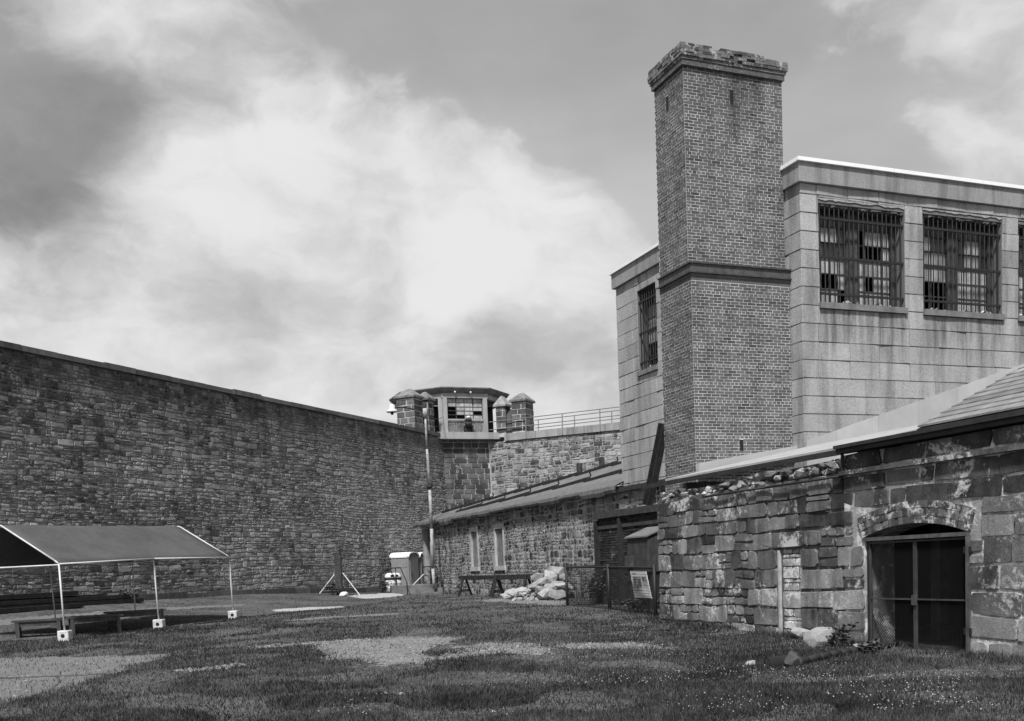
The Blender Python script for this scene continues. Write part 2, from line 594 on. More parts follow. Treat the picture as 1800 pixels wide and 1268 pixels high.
def rocky(mb, c, r, rng, squash=(1, 1, 1), tone=.5, rot=None, rough=.24, npts=22):
    """an angular broken stone"""
    import bmesh
    bm = bmesh.new()
    R2 = Matrix.Rotation(rng.uniform(0, 6.28) if rot is None else rot, 3, 'Z') @ Matrix.Rotation(rng.uniform(-.35, .35), 3, 'Y')
    for i in range(npts):
        d = Vector((rng.gauss(0, 1), rng.gauss(0, 1), rng.gauss(0, 1))).normalized()
        m = max(abs(d.x), abs(d.y), abs(d.z))
        d = d * (.68 + .30 / m) * (1 + rng.uniform(-rough, rough) * .7)
        bm.verts.new(R2 @ Vector((d.x * squash[0], d.y * squash[1], d.z * squash[2])) * r)
    bmesh.ops.convex_hull(bm, input=list(bm.verts))
    for v in [v for v in bm.verts if not v.link_faces]:
        bm.verts.remove(v)
    bm.verts.index_update()
    mb.add([Vector(c) + v.co for v in bm.verts], [tuple(v.index for v in f.verts) for f in bm.faces], tone)
    bm.free()


# ------------------------------------------------------------------ masonry
class Frame:
    """a wall face: origin, direction along it, up, outward normal"""
    def __init__(s, o, u, n):
        s.o, s.u, s.n = Vector(o), Vector(u).normalized(), Vector(n).normalized()

    def p(s, u, z, h=0.0):
        return s.o + s.u * u + Vector((0, 0, z)) + s.n * h


def chaikin(poly, k=.24):
    out = []
    n = len(poly)
    for i in range(n):
        a, b = poly[i], poly[(i + 1) % n]
        out.append((a[0] + (b[0] - a[0]) * k, a[1] + (b[1] - a[1]) * k))
        out.append((a[0] + (b[0] - a[0]) * (1 - k), a[1] + (b[1] - a[1]) * (1 - k)))
    return out


def outline(poly, rng, corner=.1, jit=.012):
    """squared stone: cut corners and wavering edges"""
    out = []
    n = len(poly)
    for i in range(n):
        a, b = poly[i], poly[(i + 1) % n]
        ddx, ddy = b[0] - a[0], b[1] - a[1]
        L = math.hypot(ddx, ddy) or 1e-6
        c = min(.2, corner * rng.uniform(.4, 1.6) / L)
        nx0, ny0 = ddy / L, -ddx / L
        for t in (c, rng.uniform(.4, .6), 1 - c):
            w = rng.uniform(-jit, jit)
            out.append((a[0] + ddx * t + nx0 * w, a[1] + ddy * t + ny0 * w))
    return out


def area(poly):
    return abs(sum(poly[i][0] * poly[(i + 1) % len(poly)][1] - poly[(i + 1) % len(poly)][0] * poly[i][1] for i in range(len(poly)))) / 2


def face_stone(mb, poly, fr, gap, h, rng, tone, soft=.25, edge=.03, back=.03, belly=.3):
    """one stone standing proud of the mortar"""
    n0 = len(poly)
    cx = sum(p[0] for p in poly) / n0
    cy = sum(p[1] for p in poly) / n0
    w = max(p[0] for p in poly) - min(p[0] for p in poly)
    hh = max(p[1] for p in poly) - min(p[1] for p in poly)
    if w < gap * 2.2 or hh < gap * 2.2:
        return False
    kx, ky = max(.3, 1 - 2 * gap / w), max(.3, 1 - 2 * gap / hh)
    poly = [(cx + (p[0] - cx) * kx, cy + (p[1] - cy) * ky) for p in poly]
    if soft < 0:
        poly = outline(poly, rng, -soft, -soft * .3)
    elif soft:
        poly = chaikin(poly, soft)
    n = len(poly)
    a = sum(poly[i][0] * poly[(i + 1) % n][1] - poly[(i + 1) % n][0] * poly[i][1] for i in range(n))
    if a < 0:
        poly = poly[::-1]
    ex, ey = max(.4, 1 - 2 * edge / (w * kx)), max(.4, 1 - 2 * edge / (hh * ky))
    tx, ty = rng.uniform(-.12, .12), rng.uniform(-.12, .12)
    vs = [fr.p(p[0], p[1], -back) for p in poly]
    vs += [fr.p(cx + (p[0] - cx) * ex, cy + (p[1] - cy) * ey, h * rng.uniform(.65, 1.25) + (p[0] - cx) * tx * .3 + (p[1] - cy) * ty * .3) for p in poly]
    vs.append(fr.p(cx + rng.uniform(-.15, .15) * w, cy + rng.uniform(-.15, .15) * hh, h * (1 + belly * rng.random())))
    flip = fr.u.cross(Z).dot(fr.n) < 0
    fs = []
    for i in range(n):
        j = (i + 1) % n
        fs.append((i, j, n + j, n + i))
        fs.append((n + i, n + j, 2 * n))
    if flip:
        fs = [q[::-1] for q in fs]
    mb.add(vs, fs, tone)
    return True


def cells(x0, x1, y0, y1, px, py, jx, jy, rng, wv=.12):
    """random rubble layout: weighted Voronoi cells of jittered rows"""
    nr = int(math.ceil((y1 - y0) / py)) + 2
    nc = int(math.ceil((x1 - x0) / px)) + 2
    seeds = {}
    for r in range(-1, nr):
        off = rng.random()
        for c in range(-2, nc):
            seeds[(r, c)] = (c + off * 1.0 + rng.uniform(-jx, jx), r + .5 + rng.uniform(-jy, jy), rng.uniform(-wv, wv))
    out = []
    byrow = {}
    for (r, c), sd in seeds.items():
        byrow.setdefault(r, []).append(sd)
    for r in range(-1, nr):
        near = []
        for q in range(r - 2, r + 3):
            near += byrow.get(q, [])
        for sd in byrow[r]:
            sx, sy, sw = sd
            poly = [(sx - 1.6, sy - 1.6), (sx + 1.6, sy - 1.6), (sx + 1.6, sy + 1.6), (sx - 1.6, sy + 1.6)]
            for (ox, oy, ow) in near:
                ddx, ddy = ox - sx, oy - sy
                d2 = ddx * ddx + ddy * ddy
                if d2 == 0 or d2 > 7:
                    continue
                # half plane nearer to the seed
                k = (d2 + sw - ow) / 2
                np_ = []
                m = len(poly)
                vals = [(p[0] - sx) * ddx + (p[1] - sy) * ddy - k for p in poly]
                for i in range(m):
                    j = (i + 1) % m
                    if vals[i] <= 0:
                        np_.append(poly[i])
                    if (vals[i] < 0 < vals[j]) or (vals[j] < 0 < vals[i]):
                        t = vals[i] / (vals[i] - vals[j])
                        np_.append((poly[i][0] + (poly[j][0] - poly[i][0]) * t, poly[i][1] + (poly[j][1] - poly[i][1]) * t))
                poly = np_
                if len(poly) < 3:
                    break
            if len(poly) < 3:
                continue
            pw = [(x0 + p[0] * px, y0 + p[1] * py) for p in poly]
            pw = [(min(max(p[0], x0), x1), min(max(p[1], y0), y1)) for p in pw]
            if area(pw) > px * py * .12:
                out.append(pw)
    return out


def bedded(x0, x1, y0, y1, h0, h1, rng, wmin=.9, wmax=2.8, split=.3):
    """roughly coursed rubble: wandering beds of uneven stones, some split in two"""
    out = []

    def wob(x, y):
        return (x + .05 * mnoise.noise(Vector((x * 1.3, y * 1.7, 4.0))),
                y + .10 * mnoise.noise(Vector((x * .45, y * .6, 1.0))) + .035 * mnoise.noise(Vector((x * 2.1, y * 2.3, 6.0))))
    y = y0
    while y < y1:
        h = rng.uniform(h0, h1)
        yt = y1 if y1 - (y + h) < h0 * .6 else y + h
        x = x0 - rng.random() * .4
        while x < x1:
            w = (yt - y) * rng.uniform(wmin, wmax)
            a, b = max(x0, x), min(x1, x + w)
            x += w
            if b - a < .05:
                continue
            j = [rng.uniform(-.02, .02) for _ in range(8)]
            q = [(a + j[0], y + j[1]), (b + j[2], y + j[3]), (b + j[4], yt + j[5]), (a + j[6], yt + j[7])]
            qs = [q]
            if rng.random() < split and yt - y > h0 * 1.1:
                f, g = rng.uniform(.35, .65), rng.uniform(.35, .65)
                m0 = (q[0][0] + (q[3][0] - q[0][0]) * f, q[0][1] + (q[3][1] - q[0][1]) * f)
                m1 = (q[1][0] + (q[2][0] - q[1][0]) * g, q[1][1] + (q[2][1] - q[1][1]) * g)
                qs = [[q[0], q[1], m1, m0], [m0, m1, q[2], q[3]]]
                if rng.random() < .5:
                    t = rng.uniform(.35, .65)
                    u0 = (m0[0] + (m1[0] - m0[0]) * t, m0[1] + (m1[1] - m0[1]) * t)
                    u1 = (q[3][0] + (q[2][0] - q[3][0]) * t, q[3][1] + (q[2][1] - q[3][1]) * t)
                    qs = [qs[0], [m0, u0, u1, q[3]], [u0, m1, q[2], u1]]
            for p in qs:
                out.append([wob(*c) for c in p])
        y = yt
    return out


def rect_minus(r, holes):
    """rectangles left of r=(x0,x1,y0,y1) outside the holes"""
    rs = [r]
    for (hx0, hx1, hy0, hy1) in holes:
        nx = []
        for (x0, x1, y0, y1) in rs:
            if hx1 <= x0 or hx0 >= x1 or hy1 <= y0 or hy0 >= y1:
                nx.append((x0, x1, y0, y1))
                continue
            if hx0 > x0:
                nx.append((x0, hx0, y0, y1))
            if hx1 < x1:
                nx.append((hx1, x1, y0, y1))
            a, b = max(x0, hx0), min(x1, hx1)
            if hy0 > y0:
                nx.append((a, b, y0, hy0))
            if hy1 < y1:
                nx.append((a, b, hy1, y1))
        rs = nx
    return rs


def tone_of(rng, dark=.08, pale=.08):
    q = rng.random()
    if q < dark:
        return rng.uniform(-.15, .08)
    if q > 1 - pale:
        return rng.uniform(.85, 1.1)
    return min(1, max(0, rng.gauss(.45, .25)))


def pix(p):
    v = Vector(p) - EYE
    z = v.dot(_F)
    if z <= .1:
        return (-9e3, -9e3, 1.0)
    return (PPX + FPX * v.dot(CR) / z, PPY - FPX * v.dot(CU) / z, z)


def lay_wall(parent, polys, fr, gap, h, rng, m, nparts=300, soft=.25, edge=.03, dark=.08, pale=.08, name='stone', belly=.3, tonef=None):
    """the stones showing largest become parts of their own, the others one part"""
    scored = []
    for poly in polys:
        cx = sum(p[0] for p in poly) / len(poly)
        cy = sum(p[1] for p in poly) / len(poly)
        x, y, z = pix(fr.p(cx, cy))
        inside = -5 < x < 1805 and -5 < y < 1273
        scored.append((area(poly) / (z * z) if inside else 0, poly))
    order = sorted(range(len(scored)), key=lambda i: -scored[i][0])
    own = set(i for i in order[:nparts] if scored[i][0] > 0)
    rest = MB()
    for i, (a, poly) in enumerate(scored):
        tn = tone_of(rng, dark, pale)
        if tonef:
            tn = tonef(poly, tn)
        if i in own:
            mb = MB()
            if face_stone(mb, poly, fr, gap, h * rng.uniform(.6, 1.4), rng, tn, soft, edge, belly=belly):
                obj(name, mb, m, parent)
        else:
            face_stone(rest, poly, fr, gap, h * rng.uniform(.6, 1.4), rng, tn, soft, edge, belly=belly)
    if rest.v:
        obj('small_' + name + 's', rest, m, parent, kind='stuff')


# ------------------------------------------------------------------ the lie of the land
BAZ, WAZ = math.radians(-21.8), math.radians(24.3)
BU, BN = Vector((math.sin(BAZ), math.cos(BAZ), 0)), Vector((math.cos(BAZ), -math.sin(BAZ), 0))
WU, WM = Vector((math.sin(WAZ), math.cos(WAZ), 0)), Vector((math.cos(WAZ), -math.sin(WAZ), 0))
C0 = Vector((-4.36, 66.0, 0))


def bw(a, b, z=0.0):
    """point in the grid of the buildings: a to the right, b away"""
    return BN * a + BU * b + Vector((0, 0, z))


def lw(m, s, z=0.0):
    """point in the grid of the perimeter wall: m out into the yard, s along it"""
    return C0 + WM * m + WU * s + Vector((0, 0, z))


def sstep(a, b, x):
    t = min(1.0, max(0.0, (x - a) / (b - a)))
    return t * t * (3 - 2 * t)


BANK_S = [-60, -33, -26, -20, -10, -6.5, 0, 8]
BANK_A = [.75, .72, .56, .55, .2, .12, 0, 0]


def gz(x, y):
    b = .36 * sstep(12, 32 + max(0.0, -x) * .6, y)
    dxw, dyw = x - C0.x, y - C0.y
    m = dxw * WM.x + dyw * WM.y
    s = dxw * WU.x + dyw * WU.y
    A = float(np.interp(s, BANK_S, BANK_A))
    b += A * math.exp(-((max(0.0, m) / 3.0) ** 1.5))
    b += .022 * mnoise.noise(Vector((x * .55, y * .55, 3.1))) + .012 * mnoise.noise(Vector((x * 1.7, y * 1.7, 7.7)))
    return b


def gpt(x, y, dz=0.0):
    """the point of the ground seen at a place of the picture"""
    d = ray(x, y)
    d = d / d.y
    t0, t1 = 6.0, None
    t = 6.0
    while t < 75:
        p = EYE + d * t
        if p.z < gz(p.x, p.y):
            t1 = t
            break
        t0 = t
        t += .4
    if t1 is None:
        return None
    for _ in range(12):
        tm = (t0 + t1) / 2
        p = EYE + d * tm
        if p.z < gz(p.x, p.y):
            t1 = tm
        else:
            t0 = tm
    p = EYE + d * t1
    return Vector((p.x, p.y, gz(p.x, p.y) + dz))


def at_depth(x, y, dep):
    d = ray(x, y)
    return EYE + d * (dep / d.y)


def on_a(x, y, a):
    d = ray(x, y)
    return EYE + d * ((a - EYE.dot(BN)) / d.dot(BN))


def on_b(x, y, b):
    d = ray(x, y)
    return EYE + d * ((b - EYE.dot(BU)) / d.dot(BU))


def ground():
    nx = list(np.linspace(-34, 26, 151))
    ny = list(np.linspace(-6, 76, 206))
    xs = [-900, -200, -70] + nx + [60, 200, 900]
    ys = [-300, -60] + ny + [140, 400, 1500]
    vs = [(x, y, gz(min(max(x, -34), 26), min(max(y, -6), 76))) for y in ys for x in xs]
    w = len(xs)
    fs = [(j * w + i, j * w + i + 1, (j + 1) * w + i + 1, (j + 1) * w + i) for j in range(len(ys) - 1) for i in range(w - 1)]
    mb = MB()
    mb.add(vs, fs)
    o = obj('ground', mb, 'ground', smooth=True)
    o['kind'] = 'structure'
    return o


ground()

# bare places in the grass: outlines on the ground
PATCHES = []


def inside(poly, x, y):
    r = False
    n = len(poly)
    for i in range(n):
        x1, y1 = poly[i]
        x2, y2 = poly[(i + 1) % n]
        if (y1 > y) != (y2 > y) and x < (x2 - x1) * (y - y1) / (y2 - y1) + x1:
            r = not r
    return r


def patch(name, outline, m, step=.12, rag=.35, lift=.006, bald=.0):
    pts = [gpt(*p) for p in outline]
    poly = [(p.x, p.y) for p in pts]
    PATCHES.append((poly, rag, bald))
    x0, x1 = min(p[0] for p in poly) - rag, max(p[0] for p in poly) + rag
    y0, y1 = min(p[1] for p in poly) - rag, max(p[1] for p in poly) + rag
    nx, ny = max(2, int((x1 - x0) / step)), max(2, int((y1 - y0) / step))
    keep, ids, vs, fs = {}, {}, [], []

    def vid(i, j):
        if (i, j) not in ids:
            x, y = x0 + (x1 - x0) * i / nx, y0 + (y1 - y0) * j / ny
            ids[(i, j)] = len(vs)
            vs.append((x, y, gz(x, y) + lift))
        return ids[(i, j)]
    for j in range(ny):
        for i in range(nx):
            x, y = x0 + (x1 - x0) * (i + .5) / nx, y0 + (y1 - y0) * (j + .5) / ny
            if in_patch(poly, rag, x, y):
                fs.append((vid(i, j), vid(i + 1, j), vid(i + 1, j + 1), vid(i, j + 1)))
    mb = MB()
    mb.add(vs, fs)
    o = obj(name, mb, m, smooth=True)
    o['kind'] = 'structure'


def in_patch(poly, rag, x, y):
    wx = x + rag * 1.3 * mnoise.noise(Vector((x * 1.1, y * 1.1, 1.0))) + rag * .7 * mnoise.noise(Vector((x * 4, y * 4, 5.0)))
    wy = y + rag * 1.3 * mnoise.noise(Vector((x * 1.1, y * 1.1, 9.0))) + rag * .7 * mnoise.noise(Vector((x * 4, y * 4, 2.0)))
    return inside(poly, wx, wy)


patch('asphalt_path', [(-260, 1158), (0, 1158), (120, 1155), (300, 1151), (225, 1175), (140, 1203), (60, 1225), (-60, 1252), (-260, 1268)], 'asphalt', rag=.14)
patch('gravel_patch', [(560, 1145), (585, 1125), (650, 1122), (720, 1120), (800, 1122), (770, 1138), (745, 1150), (748, 1166), (690, 1168), (600, 1163), (555, 1160)], 'gravel', rag=.45)
patch('gravel_patch', [(822, 1140), (880, 1133), (955, 1134), (975, 1141), (960, 1150), (880, 1152), (825, 1150)], 'gravel', rag=.4)
patch('gravel_patch', [(985, 1134), (1060, 1130), (1120, 1133), (1185, 1139), (1150, 1143), (1060, 1141), (990, 1139)], 'gravel', rag=.3)
patch('gravel_strip', [(450, 1137), (560, 1128), (660, 1124), (660, 1128), (560, 1133), (450, 1139)], 'gravel', rag=.18, step=.1)
patch('gravel_strip', [(745, 1158), (800, 1150), (860, 1145), (860, 1150), (800, 1158), (750, 1170)], 'gravel', rag=.3, step=.1)
patch('concrete_slab', [(482, 1072), (540, 1068), (604, 1066), (604, 1069), (560, 1072), (482, 1076)], 'pale_slab', rag=.05, step=.15)
patch('gravel_strip', [(500, 1091), (600, 1083), (700, 1079), (700, 1081), (600, 1086), (500, 1093)], 'gravel', rag=.1, step=.12)
patch('concrete_path', [(-150, 1098), (0, 1089), (120, 1080), (270, 1069), (430, 1062), (430, 1065), (270, 1074), (120, 1084), (0, 1101), (-150, 1116)], 'asphalt', rag=.1, step=.15)
patch('concrete_path', [(610, 1048), (680, 1043), (745, 1036), (745, 1040), (690, 1050), (640, 1053)], 'pale_slab', rag=.1, step=.15)
patch('gravel_patch', [(880, 1053), (960, 1055), (1000, 1058), (985, 1066), (900, 1061), (830, 1057)], 'gravel', rag=.4, step=.15)
patch('gravel_strip', [(300, 1180), (420, 1168), (430, 1171), (330, 1183)], 'gravel', rag=.25, step=.1)

patch('path_crack', [(-40, 1193), (60, 1190), (120, 1188), (185, 1184), (185, 1185.5), (120, 1190), (60, 1192), (-40, 1195.5)], 'ground', rag=.05, step=.05, lift=.011)
patch('path_crack', [(96, 1188), (104, 1200), (92, 1212), (98, 1222), (101, 1222), (96, 1212), (108, 1200), (100, 1188)], 'ground', rag=.03, step=.03, lift=.011)

# ------------------------------------------------------------------ left perimeter wall
rng = random.Random(11)
WT = 10.05
left_wall = thing('perimeter_wall', 'long dark rubble stone wall running along the yard behind the canopy', 'wall', lw(0, -20, .6))
mb = MB()
mb.par(lw(-1.1, -48, -1), WU * 48, WM * 1.1, Z * (WT + 1))
obj('wall_core', mb, 'wall_mortar', left_wall)
fr = Frame(C0, WU, WM)
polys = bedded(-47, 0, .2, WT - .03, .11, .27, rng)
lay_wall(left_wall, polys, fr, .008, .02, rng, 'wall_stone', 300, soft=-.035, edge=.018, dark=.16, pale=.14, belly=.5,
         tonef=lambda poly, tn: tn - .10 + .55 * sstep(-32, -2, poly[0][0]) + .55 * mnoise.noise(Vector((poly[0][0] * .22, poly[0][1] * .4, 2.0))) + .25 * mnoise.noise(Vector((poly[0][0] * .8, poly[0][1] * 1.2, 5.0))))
s = -48.0
while s < 0:
    w = rng.uniform(1.4, 2.3)
    e = min(0, s + w)
    mb = MB()
    mb.par(lw(-1.25, s + .01, WT + .002), WU * (e - s - .02), WM * (1.39 + rng.uniform(-.02, .02)), Z * (.2 + rng.uniform(-.02, .03)), tone_of(rng))
    obj('coping_stone', mb, 'coping', left_wall)
    s += w
# a low ledge of footing stones along the wall
s = -32.0
while s < -3:
    w = rng.uniform(.9, 1.6)
    p = lw(.05, s)
    mb = MB()
    mb.par(lw(-.02, s, gz(p.x, p.y) - .2), WU * (w - .03), WM * .22, Z * (.42 + rng.uniform(-.03, .03)), tone_of(rng))
    obj('footing_stone', mb, 'coping', left_wall)
    s += w

# ------------------------------------------------------------------ right perimeter wall and corner pier
E_ = 2.2
right_wall = thing('perimeter_wall', 'pale lime streaked stone wall with railings beside the guard tower', 'wall', lw(9, E_, .4))
fr = Frame(lw(0, E_), WM, -WU)
mb = MB()
mb.par(lw(E_ + .0, E_, -1), WM * 24, WU * 1.1, Z * 10.7)
obj('wall_core', mb, 'far_mortar', right_wall)
polys = bedded(E_ + .05, 17.5, 2.0, 9.68, .15, .32, rng)
lay_wall(right_wall, polys, fr, .014, .024, rng, 'far_stone', 300, soft=-.045, edge=.02, dark=.25, pale=.2,
         tonef=lambda poly, tn: tn - .12 + .6 * mnoise.noise(Vector((poly[0][0] * .5, poly[0][1] * .45, 3.0))))
s = 3.35
while s < 24:
    w = rng.uniform(1.9, 2.6)
    mb = MB()
    mb.par(lw(s + .01, E_ - .12, 9.725), WM * (w - .02), WU * 1.5, Z * (.44 + rng.uniform(0, .02)), tone_of(rng, 0, .1))
    obj('coping_stone', mb, 'coping_pale', right_wall)
    s += w

NQ, TQ = (WM - WU).normalized(), (WM + WU).normalized()


def tq(t, n, z=0.0):
    return C0 + TQ * t + NQ * n + Vector((0, 0, z))


tower = thing('guard_tower', 'octagonal guard cabin with broken window on the corner of the walls', 'guard tower', tq(1.55, 0, .4))
TW = E_ * math.sqrt(2)
fr = Frame(tq(0, 0), TQ, NQ)
mb = MB()
mb.prism([tq(0, -.02, -1), tq(TW, -.02, -1), tq(TW - .5, -1.3, -1), tq(.5, -1.3, -1)], Z * 10.9)
obj('pier_core', mb, 'pier_mortar', tower)
polys = []
z = 2.0
while z < 9.8:
    h = rng.uniform(.28, .38)
    x = -.3 * rng.random()
    while x < TW:
        w = rng.uniform(.4, .95)
        x0, x1 = max(0, x), min(TW, x + w)
        if x1 - x0 > .12:
            polys.append([(x0, z), (x1, z), (x1, min(z + h, 9.88)), (x0, min(z + h, 9.88))])
        x += w
    z += h
lay_wall(tower, polys, fr, .014, .02, rng, 'pier_stone', 300, soft=.1, edge=.02, dark=.2, pale=.1)
# floor slab, bevelled back at its ends
slab = [tq(-.55, .5), tq(3.66, .5), tq(4.35, -.2), tq(4.35, -2.5), tq(-1.25, -2.5), tq(-1.25, -.2)]
mb = MB()
mb.prism([p + Z * 9.9 for p in slab], Z * .42)
obj('floor_slab', mb, 'cabin', tower)
# cabin
OCT = [(.08, .12), (3.02, .12)]
SL = 2.75
q = SL / math.sqrt(2)
octo = [(.08, .12), (3.02, .12), (3.02 + q, .12 - q), (3.02 + q, .12 - q - SL), (.08 - q, .12 - q - SL), (.08 - q, .12 - q)]
Z0, ZS, ZH, ZT = 10.322, 11.2, 12.52, 12.78


def post_between(mbx, i, w, z0, z1, proud=.06):
    p = Vector((octo[i][0], octo[i][1]))
    mbx.prism([tq(p.x + dx_, p.y + dy_, z0) for dx_, dy_ in ((-w, proud), (w, proud), (w, -w * 1.4), (-w, -w * 1.4))], Z * (z1 - z0))


front_w = 3.02 - .08
# front brick spandrel
mb = MB()
mb.par(tq(.36, -.14, Z0), TQ * (front_w - .56), NQ * .2, Z * (ZS - Z0 - .1))
sp = obj('brick_panel', mb, 'brick_mortar', tower)
frb = Frame(tq(.36, .06), TQ, NQ)
mb = MB()
z = Z0 + .01
k = 0
while z < ZS - .17:
    x = .02 - (k % 2) * .11
    while x < front_w - .58:
        x0, x1 = max(.01, x), min(front_w - .57, x + .21)
        if x1 - x0 > .04:
            face_stone(mb, [(x0, z), (x1, z), (x1, z + .07), (x0, z + .07)], frb, .004, .008, rng, tone_of(rng), 0, .002, .004, 0)
        x += .22
    z += .078
    k += 1
obj('brickwork', mb, 'brick', sp, kind='stuff')
# concrete posts, sill and head
for (t0, t1) in ((.06, .345), (front_w - .185, front_w + .1)):
    mb = MB()
    mb.par(tq(t0, -.15, Z0), TQ * (t1 - t0), NQ * .32, Z * (ZT - Z0 - .25))
    obj('concrete_post', mb, 'cabin', tower)
mb = MB()
mb.par(tq(.35, -.15, ZS - .098), TQ * (front_w - .54), NQ * .29, Z * .1)
obj('window_sill', mb, 'cabin', tower)
mb = MB()
mb.par(tq(.0, -.15, ZH), TQ * (front_w + .16), NQ * .31, Z * .3)
obj('lintel', mb, 'cabin', tower)
# side heads, low side walls
for (p0, p1) in ((octo[1], octo[2]), (octo[5], octo[0]), (octo[2], octo[3]), (octo[4], octo[5])):
    a, b2 = tq(*p0), tq(*p1)
    d = (b2 - a).normalized()
    inw = d.cross(Z) * (1 if (tq(1.55, -2) - a).dot(d.cross(Z)) > 0 else -1)
    mb = MB()
    mb.par(a + d * .03 + Z * ZH, d * ((b2 - a).length - .06), inw * .25, Z * .3)
    obj('lintel', mb, 'cabin', tower)
    mb = MB()
    mb.par(b2 - d * .35 + Z * Z0, d * .3, inw * .25, Z * (ZH - Z0 - .005))
    obj('concrete_post', mb, 'cabin', tower)
mb = MB()
mb.par(tq(-1.6, -3.4, Z0), TQ * 6.2, NQ * .25, Z * 2.2)
obj('back_wall', mb, 'dark_brick', tower)
# window of the cabin
wx0, wx1 = .345, front_w - .185
win = MB()
wz0, wz1 = ZS + .005, ZH - .005
fw = wx1 - wx0
for x in (0, fw * .25, fw * .72, fw - .05):
    win.par(tq(wx0 + x, -.02, wz0), TQ * .05, NQ * .05, Z * (wz1 - wz0))
for kz in range(6):
    win.par(tq(wx0, -.015, wz0 + (wz1 - wz0 - .03) * kz / 5), TQ * fw, NQ * .035, Z * .03)
win.par(tq(wx0 + fw * .485, -.015, wz0), TQ * .025, NQ * .035, Z * (wz1 - wz0))
wo_ = obj('window', win, 'sash', tower)
colsx = [(0.05, fw * .25), (fw * .25 + .05, fw * .485), (fw * .485 + .025, fw * .72), (fw * .72 + .05, fw - .05)]
broken = {(0, 0), (0, 1), (0, 2), (3, 1), (1, 0)}
for ci, (a, b2) in enumerate(colsx):
    for r in range(5):
        if (ci, r) in broken:
            continue
        z0 = wz0 + (wz1 - wz0 - .03) * r / 5 + .03
        z1 = wz0 + (wz1 - wz0 - .03) * (r + 1) / 5
        mb = MB()
        mb.par(tq(wx0 + a + .002, -.008, z0 + .002), TQ * (b2 - a - .004), NQ * .008, Z * (z1 - z0 - .004), rng.uniform(.3, .8))
        obj('pane', mb, 'pane_board', wo_)
# flared brick fascia
mb = MB()
cx, cy = 1.55, .12 - q - SL / 2


def ring(sc_, z):
    return [tq(cx + (p[0] - cx) * sc_, cy + (p[1] - cy) * sc_, z) for p in octo]


r0, r1_, r2_, r3 = ring(1.0, ZT), ring(1.06, 12.92), ring(1.1, 13.1), ring(1.1, 13.16)
rings = [r0, r1_, r2_, r3]
vs = [p for r_ in rings for p in r_]
n6 = len(octo)
fs = []
for k in range(3):
    for i in range(n6):
        j = (i + 1) % n6
        fs.append((k * n6 + i, (k + 1) * n6 + i, (k + 1) * n6 + j, k * n6 + j))
fs.append(tuple(range(3 * n6, 4 * n6)))
fs.append(tuple(range(n6))[::-1])
mb.add(vs, fs)
obj('roof', mb, 'sill', tower)
for t in (.85, 1.9):
    mb = MB()
    mb.lathe(tq(t, .34, ZT + .06), [(.05, -.05), (.07, 0), (.05, .06), (.01, .08)], 8)
    obj('roof_lamp', mb, 'can_lid', tower, smooth=True)
# hooded floodlight below the window
fl = thing('floodlight', 'dark hooded floodlight with pale top fixed to the guard cabin front', 'floodlight', tq(1.6, .35, Z0))
mb = MB()
mb.tube(tq(1.62, .38, 10.7), tq(1.62, .45, 11.0), .2, 10, .26)
mb.tube(tq(1.62, .45, 11.0), tq(1.7, .4, 11.22), .26, 10, .16)
obj('lamp_body', mb, 'dark_wood', fl, smooth=True)
mb = MB()
mb.tube(tq(1.66, .42, 11.2), tq(1.6, .4, 11.34), .17, 10, .09)
obj('hood', mb, 'white_block', fl, smooth=True)
mb = MB()
mb.par(tq(1.36, .2, 10.2), TQ * .42, NQ * .2, Z * .55)
mb.tube(tq(1.8, .3, 10.3), tq(1.9, .35, 10.75), .07, 6)
obj('bracket', mb, 'black_wood', fl)


